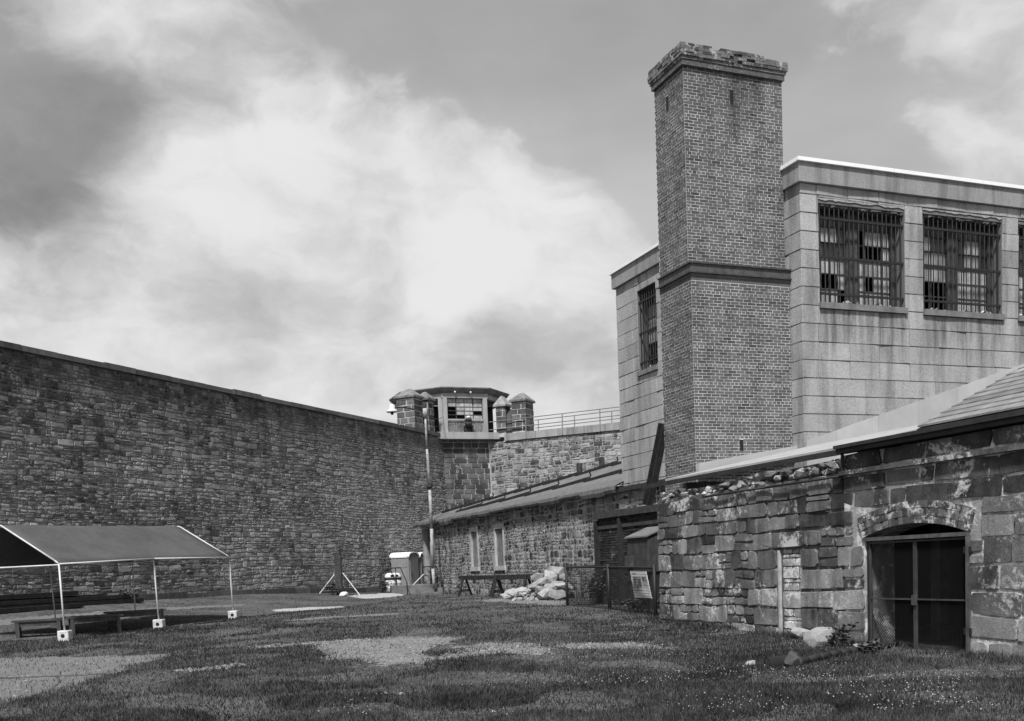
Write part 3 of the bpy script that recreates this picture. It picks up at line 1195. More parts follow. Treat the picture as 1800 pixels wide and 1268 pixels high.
def turret(label, m0, m1, s0, s1, zt, rise, pale=.1, cap_axis='m'):
    c = lw((m0 + m1) / 2, (s0 + s1) / 2, 10.2)
    t_ = thing('wall_turret', label, 'turret', c, 0, 'stone turrets at the wall corner')
    mb = MB()
    g = .02
    mb.par(lw(m0 + g, s0 + g, 10.0), WM * (m1 - m0 - 2 * g), WU * (s1 - s0 - 2 * g), Z * (zt - 10.0))
    obj('turret_core', mb, 'pier_mortar', t_)
    for fr_, L_ in ((Frame(lw(m0, s0 + g), WM, -WU), m1 - m0), (Frame(lw(m1 - g, s0), WU, WM), s1 - s0)):
        z_ = 10.25
        k_ = 0
        while z_ < zt - .1:
            h_ = min(.36, zt - z_)
            x_ = -.3 * (k_ % 2)
            while x_ < L_ - .05:
                w_ = rng.uniform(.5, .8)
                a_, b_ = max(0, x_), min(L_, x_ + w_)
                if b_ - a_ > .12:
                    mbs = MB()
                    if face_stone(mbs, [(a_, z_), (b_, z_), (b_, z_ + h_), (a_, z_ + h_)], fr_, .014, .02, rng, tone_of(rng, .25, pale), .06, .02):
                        obj('stone', mbs, 'pier_stone', t_)
                x_ += w_
            z_ += h_
            k_ += 1
    o_ = .1
    A, B_, C_, D_ = lw(m0 - o_, s0 - o_, zt), lw(m1 + o_, s0 - o_, zt), lw(m1 + o_, s1 + o_, zt), lw(m0 - o_, s1 + o_, zt)
    mm, ss = (m0 + m1) / 2, (s0 + s1) / 2
    if cap_axis == 'm':
        r1 = lw(m0 + (m1 - m0) * .38, ss, zt + rise)
        r2 = lw(m0 + (m1 - m0) * .62, ss, zt + rise)
    else:
        r1 = lw(mm, s0 + (s1 - s0) * .2, zt + rise)
        r2 = lw(mm, s0 + (s1 - s0) * .8, zt + rise)
    mb = MB()
    U_ = Z * .12
    mb.par(A, B_ - A, D_ - A, U_)
    A, B_, C_, D_ = A + U_, B_ + U_, C_ + U_, D_ + U_
    if cap_axis == 'm':
        mb.add([A, B_, C_, D_, r1, r2], [(0, 1, 5, 4), (1, 2, 5), (2, 3, 4, 5), (3, 0, 4)], .6)
    else:
        mb.add([A, B_, C_, D_, r1, r2], [(0, 1, 4), (1, 2, 5, 4), (2, 3, 5), (3, 0, 4, 5)], .6)
    obj('turret_cap', mb, 'coping_pale' if pale > .3 else 'sill', t_)
    return t_


turret('stone turret with pyramid cap left of the guard cabin, beside the street lamp', -1.25, 0.0, -3.5, -2.4, 12.15, .6)
turret('narrow stone turret tucked against the left side of the guard cabin', -.8, .02, -1.75, -1.0, 12.2, .55)
turret('isolated stone turret with pointed cap right of the guard cabin, by the railing', 3.85, 4.85, E_ + .05, E_ + 1.4, 12.15, .62)
turret('pale patched stone turret touching the right side of the guard cabin', 2.75, 3.45, E_ + .0, E_ + .9, 11.95, .7, .5, 's')
mb = MB()
mb.prism([lw(3.47, E_ + .1, 10.0), lw(3.83, E_ + .1, 10.0), lw(3.83, E_ + .1, 11.75), lw(3.47, E_ + .1, 11.35)], WU * .9)
o = obj('parapet_block', mb, 'pier_stone')
tag(o, 'low sloping stone block between the two right hand turrets', 'parapet')

# railing on the right wall
rail = thing('railing', 'thin metal railing along the top of the pale stone wall', 'railing', lw(9, E_ + .2, 10.15))
for s_ in (.0, 1.2):
    for z_ in (10.62, 11.12):
        mb = MB()
        mb.tube(lw(2.3 if s_ == 0 else 5.0, E_ - .05 + s_, z_ - .1), lw(24, E_ - .05 + s_, z_ + .1), .028, 6)
        obj('rail', mb, 'galvanised', rail)
    for m_ in (4.9, 7.4, 9.9, 12.4, 14.9):
        mb = MB()
        zz = 9.75 if s_ == 0 else 10.2
        mb.tube(lw(m_ + s_ * .3, E_ - .13 + s_, zz), lw(m_ + s_ * .3, E_ - .08 + s_, 11.1 + (m_ - 10) * .01), .035, 6)
        obj('post', mb, 'galvanised', rail)

# ------------------------------------------------------------------ prison building (concrete blocks)
AB, BF = 16.61, 21.54
ZB, ZFA, ZTOP = 4.0, 10.87, 11.34
bld = thing('prison_building', 'pale concrete block building with barred broken windows behind the brick chimney', 'building', bw(22, 26, 4))
WINF = [(17.17, 19.91, 8.0, 10.44), (20.53, 23.3, 8.0, 10.47), (23.9, 26.65, 8.0, 10.47)]
WINL = [(28.78, 30.0, 7.85, 10.4)]
frF = Frame(bw(0, BF), BN, -BU)
frL = Frame(bw(AB, 0), BU, -BN)
A1, B1 = 29.5, 31.45
TH = .42
mb = MB()
for (x0, x1, y0, y1) in rect_minus((AB + TH + .02, A1, ZB, ZFA), WINF):
    mb.par(bw(x0, BF + .02, y0), BN * (x1 - x0), BU * TH, Z * (y1 - y0))
for (x0, x1, y0, y1) in rect_minus((BF + .02, B1, ZB, ZFA), WINL):
    mb.par(bw(AB + .02, x0, y0), BU * (x1 - x0), BN * TH, Z * (y1 - y0))
mb.par(bw(A1, BF + .05, ZB), BN * .4, BU * (B1 - BF - .05), Z * (ZFA - ZB))
mb.par(bw(AB + .5, B1 - .4, ZB), BN * (A1 - AB - .5), BU * .38, Z * (ZFA - ZB))
mb.par(bw(AB + .05, BF + .05, ZFA - .2), BN * (A1 - AB - .05), BU * (B1 - BF - .1), Z * .19)
mb.par(bw(AB + .5, BF + .5, ZB - .3), BN * (A1 - AB - .5), BU * (B1 - BF - 1.0), Z * .25)
obj('wall_core', mb, 'concrete_core', bld)


def blocks(fr_, x_start, x_end, holes, flip):
    row = 0
    z_ = 4.32 - .45
    while z_ < ZFA - .05:
        zt = min(z_ + .45, ZFA - .004)
        x_ = x_start - (.49 if row % 2 else 0.0)
        while x_ < x_end:
            w_ = .98
            if rng.random() < .16:
                w_ = .49
            a_, b_ = max(x_start, x_), min(x_end, x_ + w_)
            if b_ - a_ > .03:
                tn = min(1, max(0, rng.gauss(.5, .24)))
                for (c0, c1, d0, d1) in rect_minus((a_, b_, z_, zt), holes):
                    if c1 - c0 < .04 or d1 - d0 < .04:
                        continue
                    mbx = MB()
                    if face_stone(mbx, [(c0, d0), (c1, d0), (c1, d1), (c0, d1)], fr_, .007, .0 + .004 * rng.random(), rng, tn, 0, .006, .02, 0):
                        obj('block', mbx, 'concrete', bld)
            x_ += w_
        z_ += .45
        row += 1


sill_stain('concrete', WINF, BN, 7.84, 6.4)
HF = [(w[0], w[1], w[2] - .155, w[3]) for w in WINF]
HL = [(w[0], w[1], w[2] - .155, w[3]) for w in WINL]
# ragged broken heads above the front windows
SP = []
for w in WINF:
    SP.append((w[0] - .02, w[1] + .02, w[3], w[3] + .12))
blocks(frF, AB, 27.6, HF + SP, False)
blocks(frL, BF, B1, HL, True)
for w in WINF:
    mb = MB()
    n_ = 26
    top_ = []
    for i in range(n_ + 1):
        u_ = w[0] + (w[1] - w[0]) * i / n_
        top_.append((u_, w[3] + .05 + .085 * abs(mnoise.noise(Vector((u_ * 2.7, 3.3, .7)))) + .03 * rng.random()))
    for i in range(n_):
        (ua, za), (ub, zb) = top_[i], top_[i + 1]
        d_ = .03 + .05 * rng.random()
        mb.prism([frF.p(ua, w[3] - .05 - .04 * rng.random(), -.25), frF.p(ub, w[3] - .05, -.25), frF.p(ub, w[3] + .125, -.25), frF.p(ua, w[3] + .125, -.25)], frF.n * (.25 - d_), rng.random())
    obj('broken_lintel', mb, 'spalled', bld)
    # ragged tongue of the course above, hanging over the break
    mb = MB()
    for i in range(n_):
        (ua, za), (ub, zb) = top_[i], top_[i + 1]
        mb.prism([frF.p(ua, za, -.02), frF.p(ub, zb, -.02), frF.p(ub, w[3] + .122, -.02), frF.p(ua, w[3] + .122, -.02)], frF.n * .022, .5)
    obj('ragged_edge', mb, 'concrete', bld)
# projecting band and metal coping
mb = MB()
mb.par(bw(AB - .1, BF - .1, ZFA), BN * (A1 - AB), BU * .5, Z * (ZTOP - ZFA))
mb.par(bw(AB - .1, BF + .403, ZFA), BN * .5, BU * (B1 + .1 - BF - .403), Z * (ZTOP - ZFA))
obj('parapet_band', mb, 'concrete_band', bld)
mb = MB()
x_ = AB - .16
while x_ < A1:
    mb.par(bw(x_, BF - .16, ZTOP + .002), BN * 2.98, BU * .62, Z * .09)
    x_ += 3.0
x_ = BF + .47
while x_ < B1:
    mb.par(bw(AB - .16, x_, ZTOP + .002), BU * (min(2.98, B1 + .16 - x_)), BN * .62, Z * .09)
    x_ += 3.0
obj('metal_coping', mb, 'metal_coping', bld)


def barred_window(fr_, w, nb, sashes, r, brk, sill_h=.15, sill_out=.07):
    x0, x1, z0, z1 = w
    W_, H_ = x1 - x0, z1 - z0

    def bx(mbx, u0, u1, v0, v1, h0, h1, tone=.5):
        mbx.par(fr_.p(u0, v0, h0), fr_.u * (u1 - u0), Z * (v1 - v0), fr_.n * (h1 - h0), tone)
    mbx = MB()
    dp = -.34
    bx(mbx, x0, x1, z1 - .06, z1, dp - .06, dp)
    bx(mbx, x0, x1, z0, z0 + .06, dp - .06, dp)
    bx(mbx, x0, x0 + .06, z0 + .06, z1 - .06, dp - .06, dp)
    bx(mbx, x1 - .06, x1, z0 + .06, z1 - .06, dp - .06, dp)
    sx = []
    mw_ = .36 if sashes == 2 else 0
    if sashes == 2:
        c = x0 + W_ * .47
        bx(mbx, c - mw_ / 2, c + mw_ / 2, z0 + .06, z1 - .06, dp - .08, dp + .04)
        sx = [(x0 + .06, c - mw_ / 2), (c + mw_ / 2, x1 - .2)]
        bx(mbx, x1 - .2, x1 - .06, z0 + .06, z1 - .06, dp - .07, dp + .02)
    else:
        sx = [(x0 + .06, x1 - .06)]
    rows = 6
    grid = []
    for si, (a_, b_) in enumerate(sx):
        nc = 4 if sashes == 2 else 4
        for c_ in range(1, nc):
            u_ = a_ + (b_ - a_) * c_ / nc
            bx(mbx, u_ - .014, u_ + .014, z0 + .06, z1 - .06, dp - .05, dp - .01)
        for k_ in range(1, rows):
            v_ = z0 + .06 + (H_ - .12) * k_ / rows
            t_ = .035 if k_ == 3 else .014
            bx(mbx, a_, b_, v_ - t_, v_ + t_, dp - .045, dp - .005)
        for c_ in range(nc):
            for k_ in range(rows):
                grid.append((si, c_, k_, a_ + (b_ - a_) * c_ / nc + .016, a_ + (b_ - a_) * (c_ + 1) / nc - .016,
                             z0 + .06 + (H_ - .12) * k_ / rows + .016, z0 + .06 + (H_ - .12) * (k_ + 1) / rows - .016))
    wn = obj('window', mbx, 'sash', bld)
    for (si, c_, k_, u0, u1, v0, v1) in grid:
        st = brk(si, c_, k_, r)
        if st == 0:
            continue
        mbx = MB()
        bx(mbx, u0, u1, v0, v1, dp - .036, dp - .028, r.uniform(.2, .9))
        obj('pane', mbx, 'pane_board' if st == 1 else 'pane_dark', wn)
    for i in range(nb):
        u_ = x0 + W_ * (i + .5) / nb
        mbx = MB()
        mbx.tube(fr_.p(u_, z0, -.07), fr_.p(u_ + r.uniform(-.012, .012), z1 - .02, -.07), .0165, 6)
        obj('bar', mbx, 'bar_iron', wn)
    for fz in (.1, .47, .86):
        mbx = MB()
        bx(mbx, x0 - .04, x1 + .03, z0 + H_ * fz - .03, z0 + H_ * fz + .03, -.088, -.05)
        obj('crossbar', mbx, 'bar_iron', wn)
    mbx = MB()
    bx(mbx, x0 - .03, x1 + .03, z0 - sill_h, z0 - .004, -.40, sill_out)
    obj('sill', mbx, 'sill', wn)
    for i in range(int(W_ * 9)):
        mbx = MB()
        rr = r.uniform(.03, .1)
        rocky(mbx, fr_.p(r.uniform(x0 + .1, x1 - .1), z0 + rr * .5, r.uniform(-.27, -.14)), rr, r, (1, 1, .8), r.uniform(.3, 1))
        obj('rubble_piece', mbx, 'rubble', wn)


def brk_a(si, c, k, r):
    if si == 0:
        if k >= 3:
            return 2 if (c in (0, 3) or k == 5) else (2 if r.random() < .4 else 1)
        return 0 if (c, k) in ((1, 1), (3, 0), (2, 1)) else 1
    if k == 5:
        return 2
    if k == 3 and c in (0, 1, 2):
        return 0
    return 1 if r.random() < .92 else 0


def brk_b(si, c, k, r):
    if si == 0:
        if k in (0, 1):
            return 0
        if k >= 4 and c > 1 or k == 5:
            return 2
        return 1
    if c == 3 and k >= 3 or k == 5 or (c == 0 and k in (3, 4)):
        return 2
    return 1


def brk_c(si, c, k, r):
    return 2 if k >= 3 else 1


def brk_l(si, c, k, r):
    return 0 if (k < 2 and c > 0) else (2 if k == 5 else 1)


barred_window(frF, WINF[0], 18, 2, random.Random(3), brk_a)
barred_window(frF, WINF[1], 17, 2, random.Random(4), brk_b)
barred_window(frF, WINF[2], 17, 2, random.Random(5), brk_c)
barred_window(frL, WINL[0], 8, 1, random.Random(6), brk_l)

# ------------------------------------------------------------------ brick chimney
CA0, CA1, CB0, CB1 = 13.69, 16.6, 21.99, 23.5
chim = thing('brick_chimney', 'tall square brick chimney with steel band and crumbling cap', 'chimney', bw(15.1, 22.7, 3.6))
SB = .115
mb = MB()
g = .0035
mb.par(bw(CA0 + g, CB0 + g, 3.2), BN * (CA1 - CA0 - 2 * g), BU * (CB1 - CB0 - g), Z * (8.62 - 3.2))
mb.par(bw(CA0 + g, CB0 + SB + g, 8.62), BN * (CA1 - CA0 - 2 * g - .05), BU * (CB1 - CB0 - SB - g), Z * (13.5 - 8.62))
obj('chimney_core', mb, 'brick_mortar', chim)
RH, BL = .0731, .249
bricks = []      # (frame key, u0, u1, z0, tone)


def course_wall(key, L_, z0, z1, holes):
    k_ = 0
    z_ = z0
    while z_ + RH <= z1 + 1e-6:
        hdr = k_ % 6 == 5
        step_ = BL / 2 if hdr else BL
        off_ = (0 if k_ % 2 else -BL / 2) if not hdr else -BL / 4
        x_ = off_
        while x_ < L_ - .01:
            a_, b_ = max(0, x_), min(L_, x_ + step_)
            tn = min(1.1, max(-.1, rng.gauss(.62 if hdr else .42, .2)))
            for (c0, c1, d0, d1) in rect_minus((a_, b_, z_, z_ + RH), [h_ for h_ in holes if h_[2] < z_ + .03 < h_[3]] and [(h_[0], h_[1], z_ - 1, z_ + 1) for h_ in holes if h_[2] < z_ + .03 < h_[3]]):
                if c1 - c0 > .03:
                    bricks.append((key, c0, c1, z_, tn))
            x_ += step_
        z_ += RH
        k_ += 1


frames = {'f0': Frame(bw(CA0, CB0), BN, -BU), 'l0': Frame(bw(CA0, CB0), BU, -BN),
          'f1': Frame(bw(CA0, CB0 + SB), BN, -BU), 'l1': Frame(bw(CA0, CB0 + SB), BU, -BN)}
SLOT_F, SLOT_F0, SLOT_L = (1.32, 1.42, 12.75, 13.1), (1.3, 1.40, 4.33, 4.6), (.72, .82, 12.75, 13.1)
course_wall('f0', CA1 - CA0, 3.4, 8.5, [SLOT_F0])
course_wall('l0', CB1 - CB0, 3.4, 8.5, [])
course_wall('f1', CA1 - CA0 - .05, 8.9, 13.57, [SLOT_F])
course_wall('l1', CB1 - CB0 - SB, 8.9, 13.57, [SLOT_L])
order = sorted([i for i, b_ in enumerate(bricks) if b_[0] == 'f0' and b_[2] - b_[1] > .2 and b_[3] > 4.2], key=lambda i: bricks[i][3])
own = set(order[:300])
protos = []
rest = MB()


def brick_into(mbx, fr_, a_, b_, z_, tn, h_):
    u0, u1, v0, v1 = a_ + .0075, b_ - .0075, z_ + .0075, z_ + RH - .0075
    p = [fr_.p(u0, v0, -.015), fr_.p(u1, v0, -.015), fr_.p(u1, v1, -.015), fr_.p(u0, v1, -.015),
         fr_.p(u0, v0, h_), fr_.p(u1, v0, h_), fr_.p(u1, v1, h_), fr_.p(u0, v1, h_)]
    f_ = [(4, 5, 6, 7), (0, 1, 5, 4), (1, 2, 6, 5), (2, 3, 7, 6), (3, 0, 4, 7)]
    if fr_.u.cross(Z).dot(fr_.n) < 0:
        f_ = [q_[::-1] for q_ in f_]
    mbx.add(p, f_, tn)


f0 = frames['f0']
for k_ in range(8):
    mbx = MB()
    brick_into(mbx, f0, 0, BL, 0, -.05 + k_ * .15, .001)
    protos.append(to_mesh('brick', mbx, 'brick', f0.p(0, 0)))
for i, (key, a_, b_, z_, tn) in enumerate(bricks):
    if i in own:
        me = protos[min(7, max(0, int((tn + .05) / .15 + .5)))]
        o = bpy.data.objects.new('brick', me)
        link(o, chim, f0.p(a_, z_, rng.uniform(-.002, .002)))
        if b_ - a_ < BL - .01:
            o.scale = (1, 1, 1)
    else:
        brick_into(rest, frames[key], a_, b_, z_, tn, rng.uniform(-.002, .003))
obj('brickwork', rest, 'brick', chim, kind='stuff')
# vents: shallow black plates paint in the shade of deep slots
mb = MB()
for key, sl in (('f1', SLOT_F), ('f0', SLOT_F0), ('l1', SLOT_L)):
    fr_ = frames[key]
    mb.par(fr_.p(sl[0] - .004, sl[2] - .04, -.011), fr_.u * (sl[1] - sl[0] + .008), Z * (sl[3] - sl[2] + .06), fr_.n * .0095)
obj('vent_slots', mb, 'black_and_shade', chim)
# steel band
mb = MB()
for (o_, z_, h_) in ((.07, 8.62, .035), (.03, 8.655, .19), (.07, 8.845, .035)):
    mb.par(bw(CA0 - o_, CB0 - o_, z_), BN * (CA1 - CA0 + o_ + .03), BU * .16, Z * h_, .5 if h_ < .1 else 1.1)  # web tone raised above the flanges, painting it as lit
    mb.par(bw(CA0 - o_, CB0 - o_ + .1605, z_), BN * .16, BU * (CB1 - CB0 - .16 + o_), Z * h_, .5 if h_ < .1 else 1.1)
obj('steel_band', mb, 'steel_band', chim)
mb = MB()
for k_, o_ in ((0, .02), (1, .008)):
    mb.par(bw(CA0 - o_, CB0 - o_, 8.545 - k_ * .075), BN * (CA1 - CA0 + o_), BU * .3, Z * .072)
    mb.par(bw(CA0 - o_, CB0 + .302 - o_, 8.545 - k_ * .075), BN * .3, BU * (CB1 - CB0 - .3), Z * .072)
obj('corbel_course', mb, 'brick', chim)
# crumbling cap
mb = MB()
mb.par(bw(CA0 - .06, CB0 + SB - .06, 13.502), BN * (CA1 - CA0 + .05), BU * (CB1 - CB0 - SB + .1), Z * .44)
obj('cap_core', mb, 'spalled', chim)
U0, V0 = CA0, CB0 + SB
for face in ('f', 'l'):
    L_ = (CA1 - CA0 - .05) if face == 'f' else (CB1 - CB0 - SB)
    for k_ in range(6):
        out_ = (.04, .08, .11, .12, .11, .10)[k_]
        fr_ = Frame(bw(U0, V0), BN, -BU) if face == 'f' else Frame(bw(U0, V0), BU, -BN)
        x_ = -out_ - (.12 if k_ % 2 else 0)
        while x_ < L_ + out_ * .9:
            a_, b_ = max(-out_, x_), min(L_ + out_, x_ + BL)
            x_ += BL
            if b_ - a_ < .05:
                continue
            mid_ = (a_ + b_) / 2
            miss = .02
            if k_ >= 4:
                miss = (.03, .08)[k_ - 4] if face == 'l' else (.03, .12)[k_ - 4] + .22 * sstep(.7, 1.6, mid_)
            if k_ in (2, 3) and face == 'f' and 1.25 < mid_ < 1.75:
                miss = .35
            if rng.random() < miss:
                continue
            mbx = MB()
            z_ = 13.56 + k_ * RH + rng.uniform(-.004, .004)
            j_ = .0 if k_ < 3 else rng.uniform(-.02, .01)
            mbx.par(fr_.p(a_ + .002, z_ + .0015, -.1), fr_.u * (b_ - a_ - .004), Z * (RH - .003), fr_.n * (.1 + out_ + j_), tone_of(rng, .2, .2))
            obj('cap_brick', mbx, 'cap_brick', chim)

# ------------------------------------------------------------------ gate house: low stone wall with arched gate
AW = 12.24
BEND, BSTEP, BNEAR = 21.46, 14.8, 6.5
gate_h = thing('gate_house', 'low weathered stone building with brick arched gateway and pale roof', 'building', bw(AW + 2, 15, .1))
frG = Frame(bw(AW, BEND), -BU, -BN)         # u grows towards the camera
GU0, GU1 = BEND - 14.28, BEND - 11.95       # gate opening in u
DU0, DU1 = BEND - 16.80, BEND - 16.08       # walled up doorway
US = BEND - BSTEP
UE = BEND - BNEAR
GC, GSP, GTOPZ = (GU0 + GU1) / 2, 1.93, 2.12
half = (GU1 - GU0) / 2
rise = GTOPZ - GSP
ARAD = (half * half + rise * rise) / (2 * rise)
ACZ = GTOPZ - ARAD


def arch_z(u, extra=0.0):
    r_ = ARAD + extra
    d_ = r_ * r_ - (u - GC) ** 2
    return ACZ + math.sqrt(d_) if d_ > 0 else -9


TWALL = .65


def gcore(m, u0, u1, z0, z1, inset, parent):
    mbx = MB()
    mbx.par(frG.p(u0, z0, -inset), frG.u * (u1 - u0), Z * (z1 - z0), -frG.n * TWALL)
    return mbx


# mortar body: dry part at the far end, lime filled part near the gate
mb = gcore('', 0, DU0, -.4, 3.1, .035, gate_h)
mb.par(frG.p(DU0 + .001, 1.82, -.05), frG.u * (DU1 - DU0 - .002), Z * 1.28, -frG.n * TWALL)
mb.par(frG.p(DU0 + .001, -.4, -.07), frG.u * (DU1 - DU0 - .002), Z * 2.22, -frG.n * (TWALL - .02))
mb.par(frG.p(DU1, -.4, -.035), frG.u * (US - DU1), Z * 3.5, -frG.n * TWALL)
obj('wall_core', mb, 'gate_mortar', gate_h)
mb = MB()
mb.par(frG.p(US + .001, -.4, -.012), frG.u * (GU0 - US - .001), Z * 3.8, -frG.n * TWALL)
mb.par(frG.p(GU1, -.4, -.012), frG.u * (UE - GU1), Z * 3.8, -frG.n * TWALL)
pts = [frG.p(GU0 + .0005, 3.4, -.012)]
NA = 14
for i in range(NA + 1):
    u_ = GU0 + .0005 + (GU1 - GU0 - .001) * i / NA
    pts.append(frG.p(u_, max(GSP, arch_z(u_)), -.012))
pts.append(frG.p(GU1 - .0005, 3.4, -.012))
# build the part over the arch as strips
for i in range(NA):
    a_, b_ = pts[1 + i], pts[2 + i]
    mb.prism([a_, b_, Vector((b_.x, b_.y, 3.4)), Vector((a_.x, a_.y, 3.4))], -frG.n * TWALL)
obj('lime_core', mb, 'lime_mortar', gate_h)

# stones of the wall, course by course
rg = random.Random(29)
COURSES = [-.16, .28, .66, 1.02, 1.42, 1.81, 2.16, 2.44, 2.74, 3.04]
sq = []


def forb(z0, z1):
    f_ = []
    zc = z0 + (z1 - z0) * .3
    if z0 < 1.78:
        f_.append((DU0 - .02, DU1 + .02))
    if 1.7 < z0 < 2.1:
        f_.append((BEND - 16.97 - .02, BEND - 15.45))
    if z0 < 1.7:
        f_.append((GU0 + .0, GU1 - .0))
    elif zc < GTOPZ + .36:
        ex = .37
        rr = ARAD + ex
        dz_ = max(z0, GSP + .02) + .04 - ACZ
        w_ = math.sqrt(max(0, rr * rr - dz_ * dz_))
        w_ = min(w_, half + .27)
        f_.append((GC - w_, GC + w_))
    return f_


for ci in range(len(COURSES) - 1):
    z0, z1 = COURSES[ci], COURSES[ci + 1]
    fb = forb(z0, z1)
    u_ = 0.0
    runs = [(0.0, UE)]
    for (f0_, f1_) in fb:
        nr_ = []
        for (r0, r1) in runs:
            if f1_ <= r0 or f0_ >= r1:
                nr_.append((r0, r1))
            else:
                if f0_ - r0 > .08:
                    nr_.append((r0, f0_))
                if r1 - f1_ > .08:
                    nr_.append((f1_, r1))
        runs = nr_
    for (r0, r1) in runs:
        x_ = r0
        while x_ < r1 - .02:
            w_ = rg.choice([.25, .34, .42, .5, .62, .62, .85]) * rg.uniform(.8, 1.15) * (1.0 if x_ < US else 1.35)
            e_ = x_ + w_
            if r1 - e_ < .25:
                e_ = r1
            hh = z1 - z0
            j = lambda k: rg.uniform(-k, k)
            if hh > .3 and rg.random() < (.36 if x_ < US else .12) and e_ - x_ < .7:
                zm = z0 + hh * rg.uniform(.4, .62)
                sq.append([(x_ + j(.015), z0 + j(.015)), (e_ + j(.015), z0 + j(.015)), (e_ + j(.015), zm + j(.025)), (x_ + j(.015), zm + j(.025))])
                if rg.random() < .5 and e_ - x_ > .4:
                    um = x_ + (e_ - x_) * rg.uniform(.4, .6)
                    sq.append([(x_, zm), (um, zm + j(.02)), (um + j(.03), z1 + j(.02)), (x_ + j(.015), z1 + j(.02))])
                    sq.append([(um, zm), (e_, zm + j(.02)), (e_ + j(.015), z1 + j(.02)), (um + j(.03), z1 + j(.02))])
                else:
                    sq.append([(x_ + j(.015), zm), (e_ + j(.015), zm), (e_ + j(.015), z1 + j(.02)), (x_ + j(.015), z1 + j(.02))])
            else:
                sq.append([(x_ + j(.02), z0 + j(.02)), (e_ + j(.02), z0 + j(.02)), (e_ + j(.03), z1 + j(.02)), (x_ + j(.03), z1 + j(.02))])
            x_ = e_
# courses above the string course, right hand part only
x_ = US
while x_ < UE:
    w_ = rg.uniform(.5, 1.1)
    sq.append([(x_, 3.13), (x_ + w_, 3.13), (x_ + w_ + rg.uniform(-.08, .08), 3.42), (x_ + rg.uniform(-.05, .05), 3.42)])
    x_ += w_
# the big lintel of the walled up doorway
sq.append([(BEND - 16.97, 1.83), (BEND - 15.95, 1.84), (BEND - 15.97, 2.14), (BEND - 16.98, 2.14)])
sq.append([(BEND - 15.93, 1.85), (BEND - 15.46, 1.86), (BEND - 15.45, 2.13), (BEND - 15.94, 2.14)])
def wob2(p):
    return (p[0] + .03 * mnoise.noise(Vector((p[0] * 2.3, p[1] * 2.7, 4.0))), p[1] + .05 * mnoise.noise(Vector((p[0] * 1.1, p[1] * 1.4, 1.0))) + .018 * mnoise.noise(Vector((p[0] * 3.1, p[1] * 3.3, 7.0))))


sq = [[wob2(p) if not (GU0 - .1 < p[0] < GU1 + .1) else p for p in poly] for poly in sq]
for poly in sq:
    cu = sum(p[0] for p in poly) / 4
    dry = cu < US
    mbx = MB()
    ok = face_stone(mbx, poly, frG, rg.uniform(.004, .011) if dry else rg.uniform(.007, .018), rg.uniform(-.008, .024) if dry else rg.uniform(.002, .014), rg,
                    tone_of(rg, .22, .18), -rg.choice([.018, .028, .045]), rg.uniform(.010, .02), .06, .5)
    if ok:
        obj('stone', mbx, 'gate_stone', gate_h)
# plastered brick filling the doorway
frD = Frame(bw(AW, BEND) + BN * .07, -BU, -BN)
z_ = -.1
k_ = 0
while z_ < 1.8:
    h_ = rg.choice([.08, .16, .24, .34])
    x_ = DU0 + .12
    while x_ < DU1 - .02:
        w_ = rg.choice([.2, .3, .4, .7])
        e_ = min(DU1, x_ + w_)
        if e_ - x_ > .06:
            mbx = MB()
            if face_stone(mbx, [(x_, z_), (e_, z_), (e_, min(1.8, z_ + h_)), (x_, min(1.8, z_ + h_))], frD, .005, rg.uniform(.0, .018), rg, rg.uniform(.2, .8), -.02, .01):
                obj('fill_brick', mbx, 'lime_mortar', gate_h)
        x_ = e_
    z_ += h_
mb = MB()
mb.par(frG.p(DU0 + .01, .0, -.1), frG.u * .05, Z * 1.78, frG.n * .085)
obj('door_jamb', mb, 'frame_pale', gate_h)
# loose rubble along the ruined top
for i in range(170):
    u_ = rg.uniform(.05, US - .05)
    r_ = rg.uniform(.045, .125)
    lift = 3.04 + .1 * (u_ / US)
    mbx = MB()
    rocky(mbx, frG.p(u_, lift + rg.uniform(-.04, .2), -rg.uniform(.08, .42)), r_, rg, (1.5, 1.2, .7), tone_of(rg, .3, .25), rot=BAZ + 1.57 + rg.uniform(-.3, .3))
    obj('loose_stone', mbx, 'rubble', gate_h)
mb = MB()
mb.prism([frG.p(0.05, 3.0, -.25), frG.p(US, 3.0, -.25), frG.p(US, 3.4, -.3), frG.p(.05, 3.24, -.3)], -frG.n * .45)
obj('rubble_core', mb, 'rubble', gate_h)
# arch of three brick rings
for ringi, (ra, rb) in enumerate(((.0, .115), (.125, .24), (.25, .36))):
    r_in, r_out = ARAD + ra, ARAD + rb
    amax = math.asin(min(.99, (half + .03 + ra * .3) / r_in))
    nb = int(2 * amax * (r_in + r_out) / 2 / .085)
    for i in range(nb):
        t0 = -amax + 2 * amax * i / nb
        t1 = -amax + 2 * amax * (i + 1) / nb
        g_ = .006 / r_in
        if rg.random() < .03:
            continue
        P4 = []
        for (r_, t_) in ((r_in, t0 + g_), (r_in, t1 - g_), (r_out, t1 - g_), (r_out, t0 + g_)):
            P4.append((GC + r_ * math.sin(t_), ACZ + r_ * math.cos(t_)))
        mbx = MB()
        h_ = rg.uniform(.012, .035)
        mbx.prism([frG.p(p[0], p[1], -.1) for p in P4], frG.n * (.1 + h_), tone_of(rg, .15, .2))
        obj('arch_brick', mbx, 'arch_brick', gate_h)
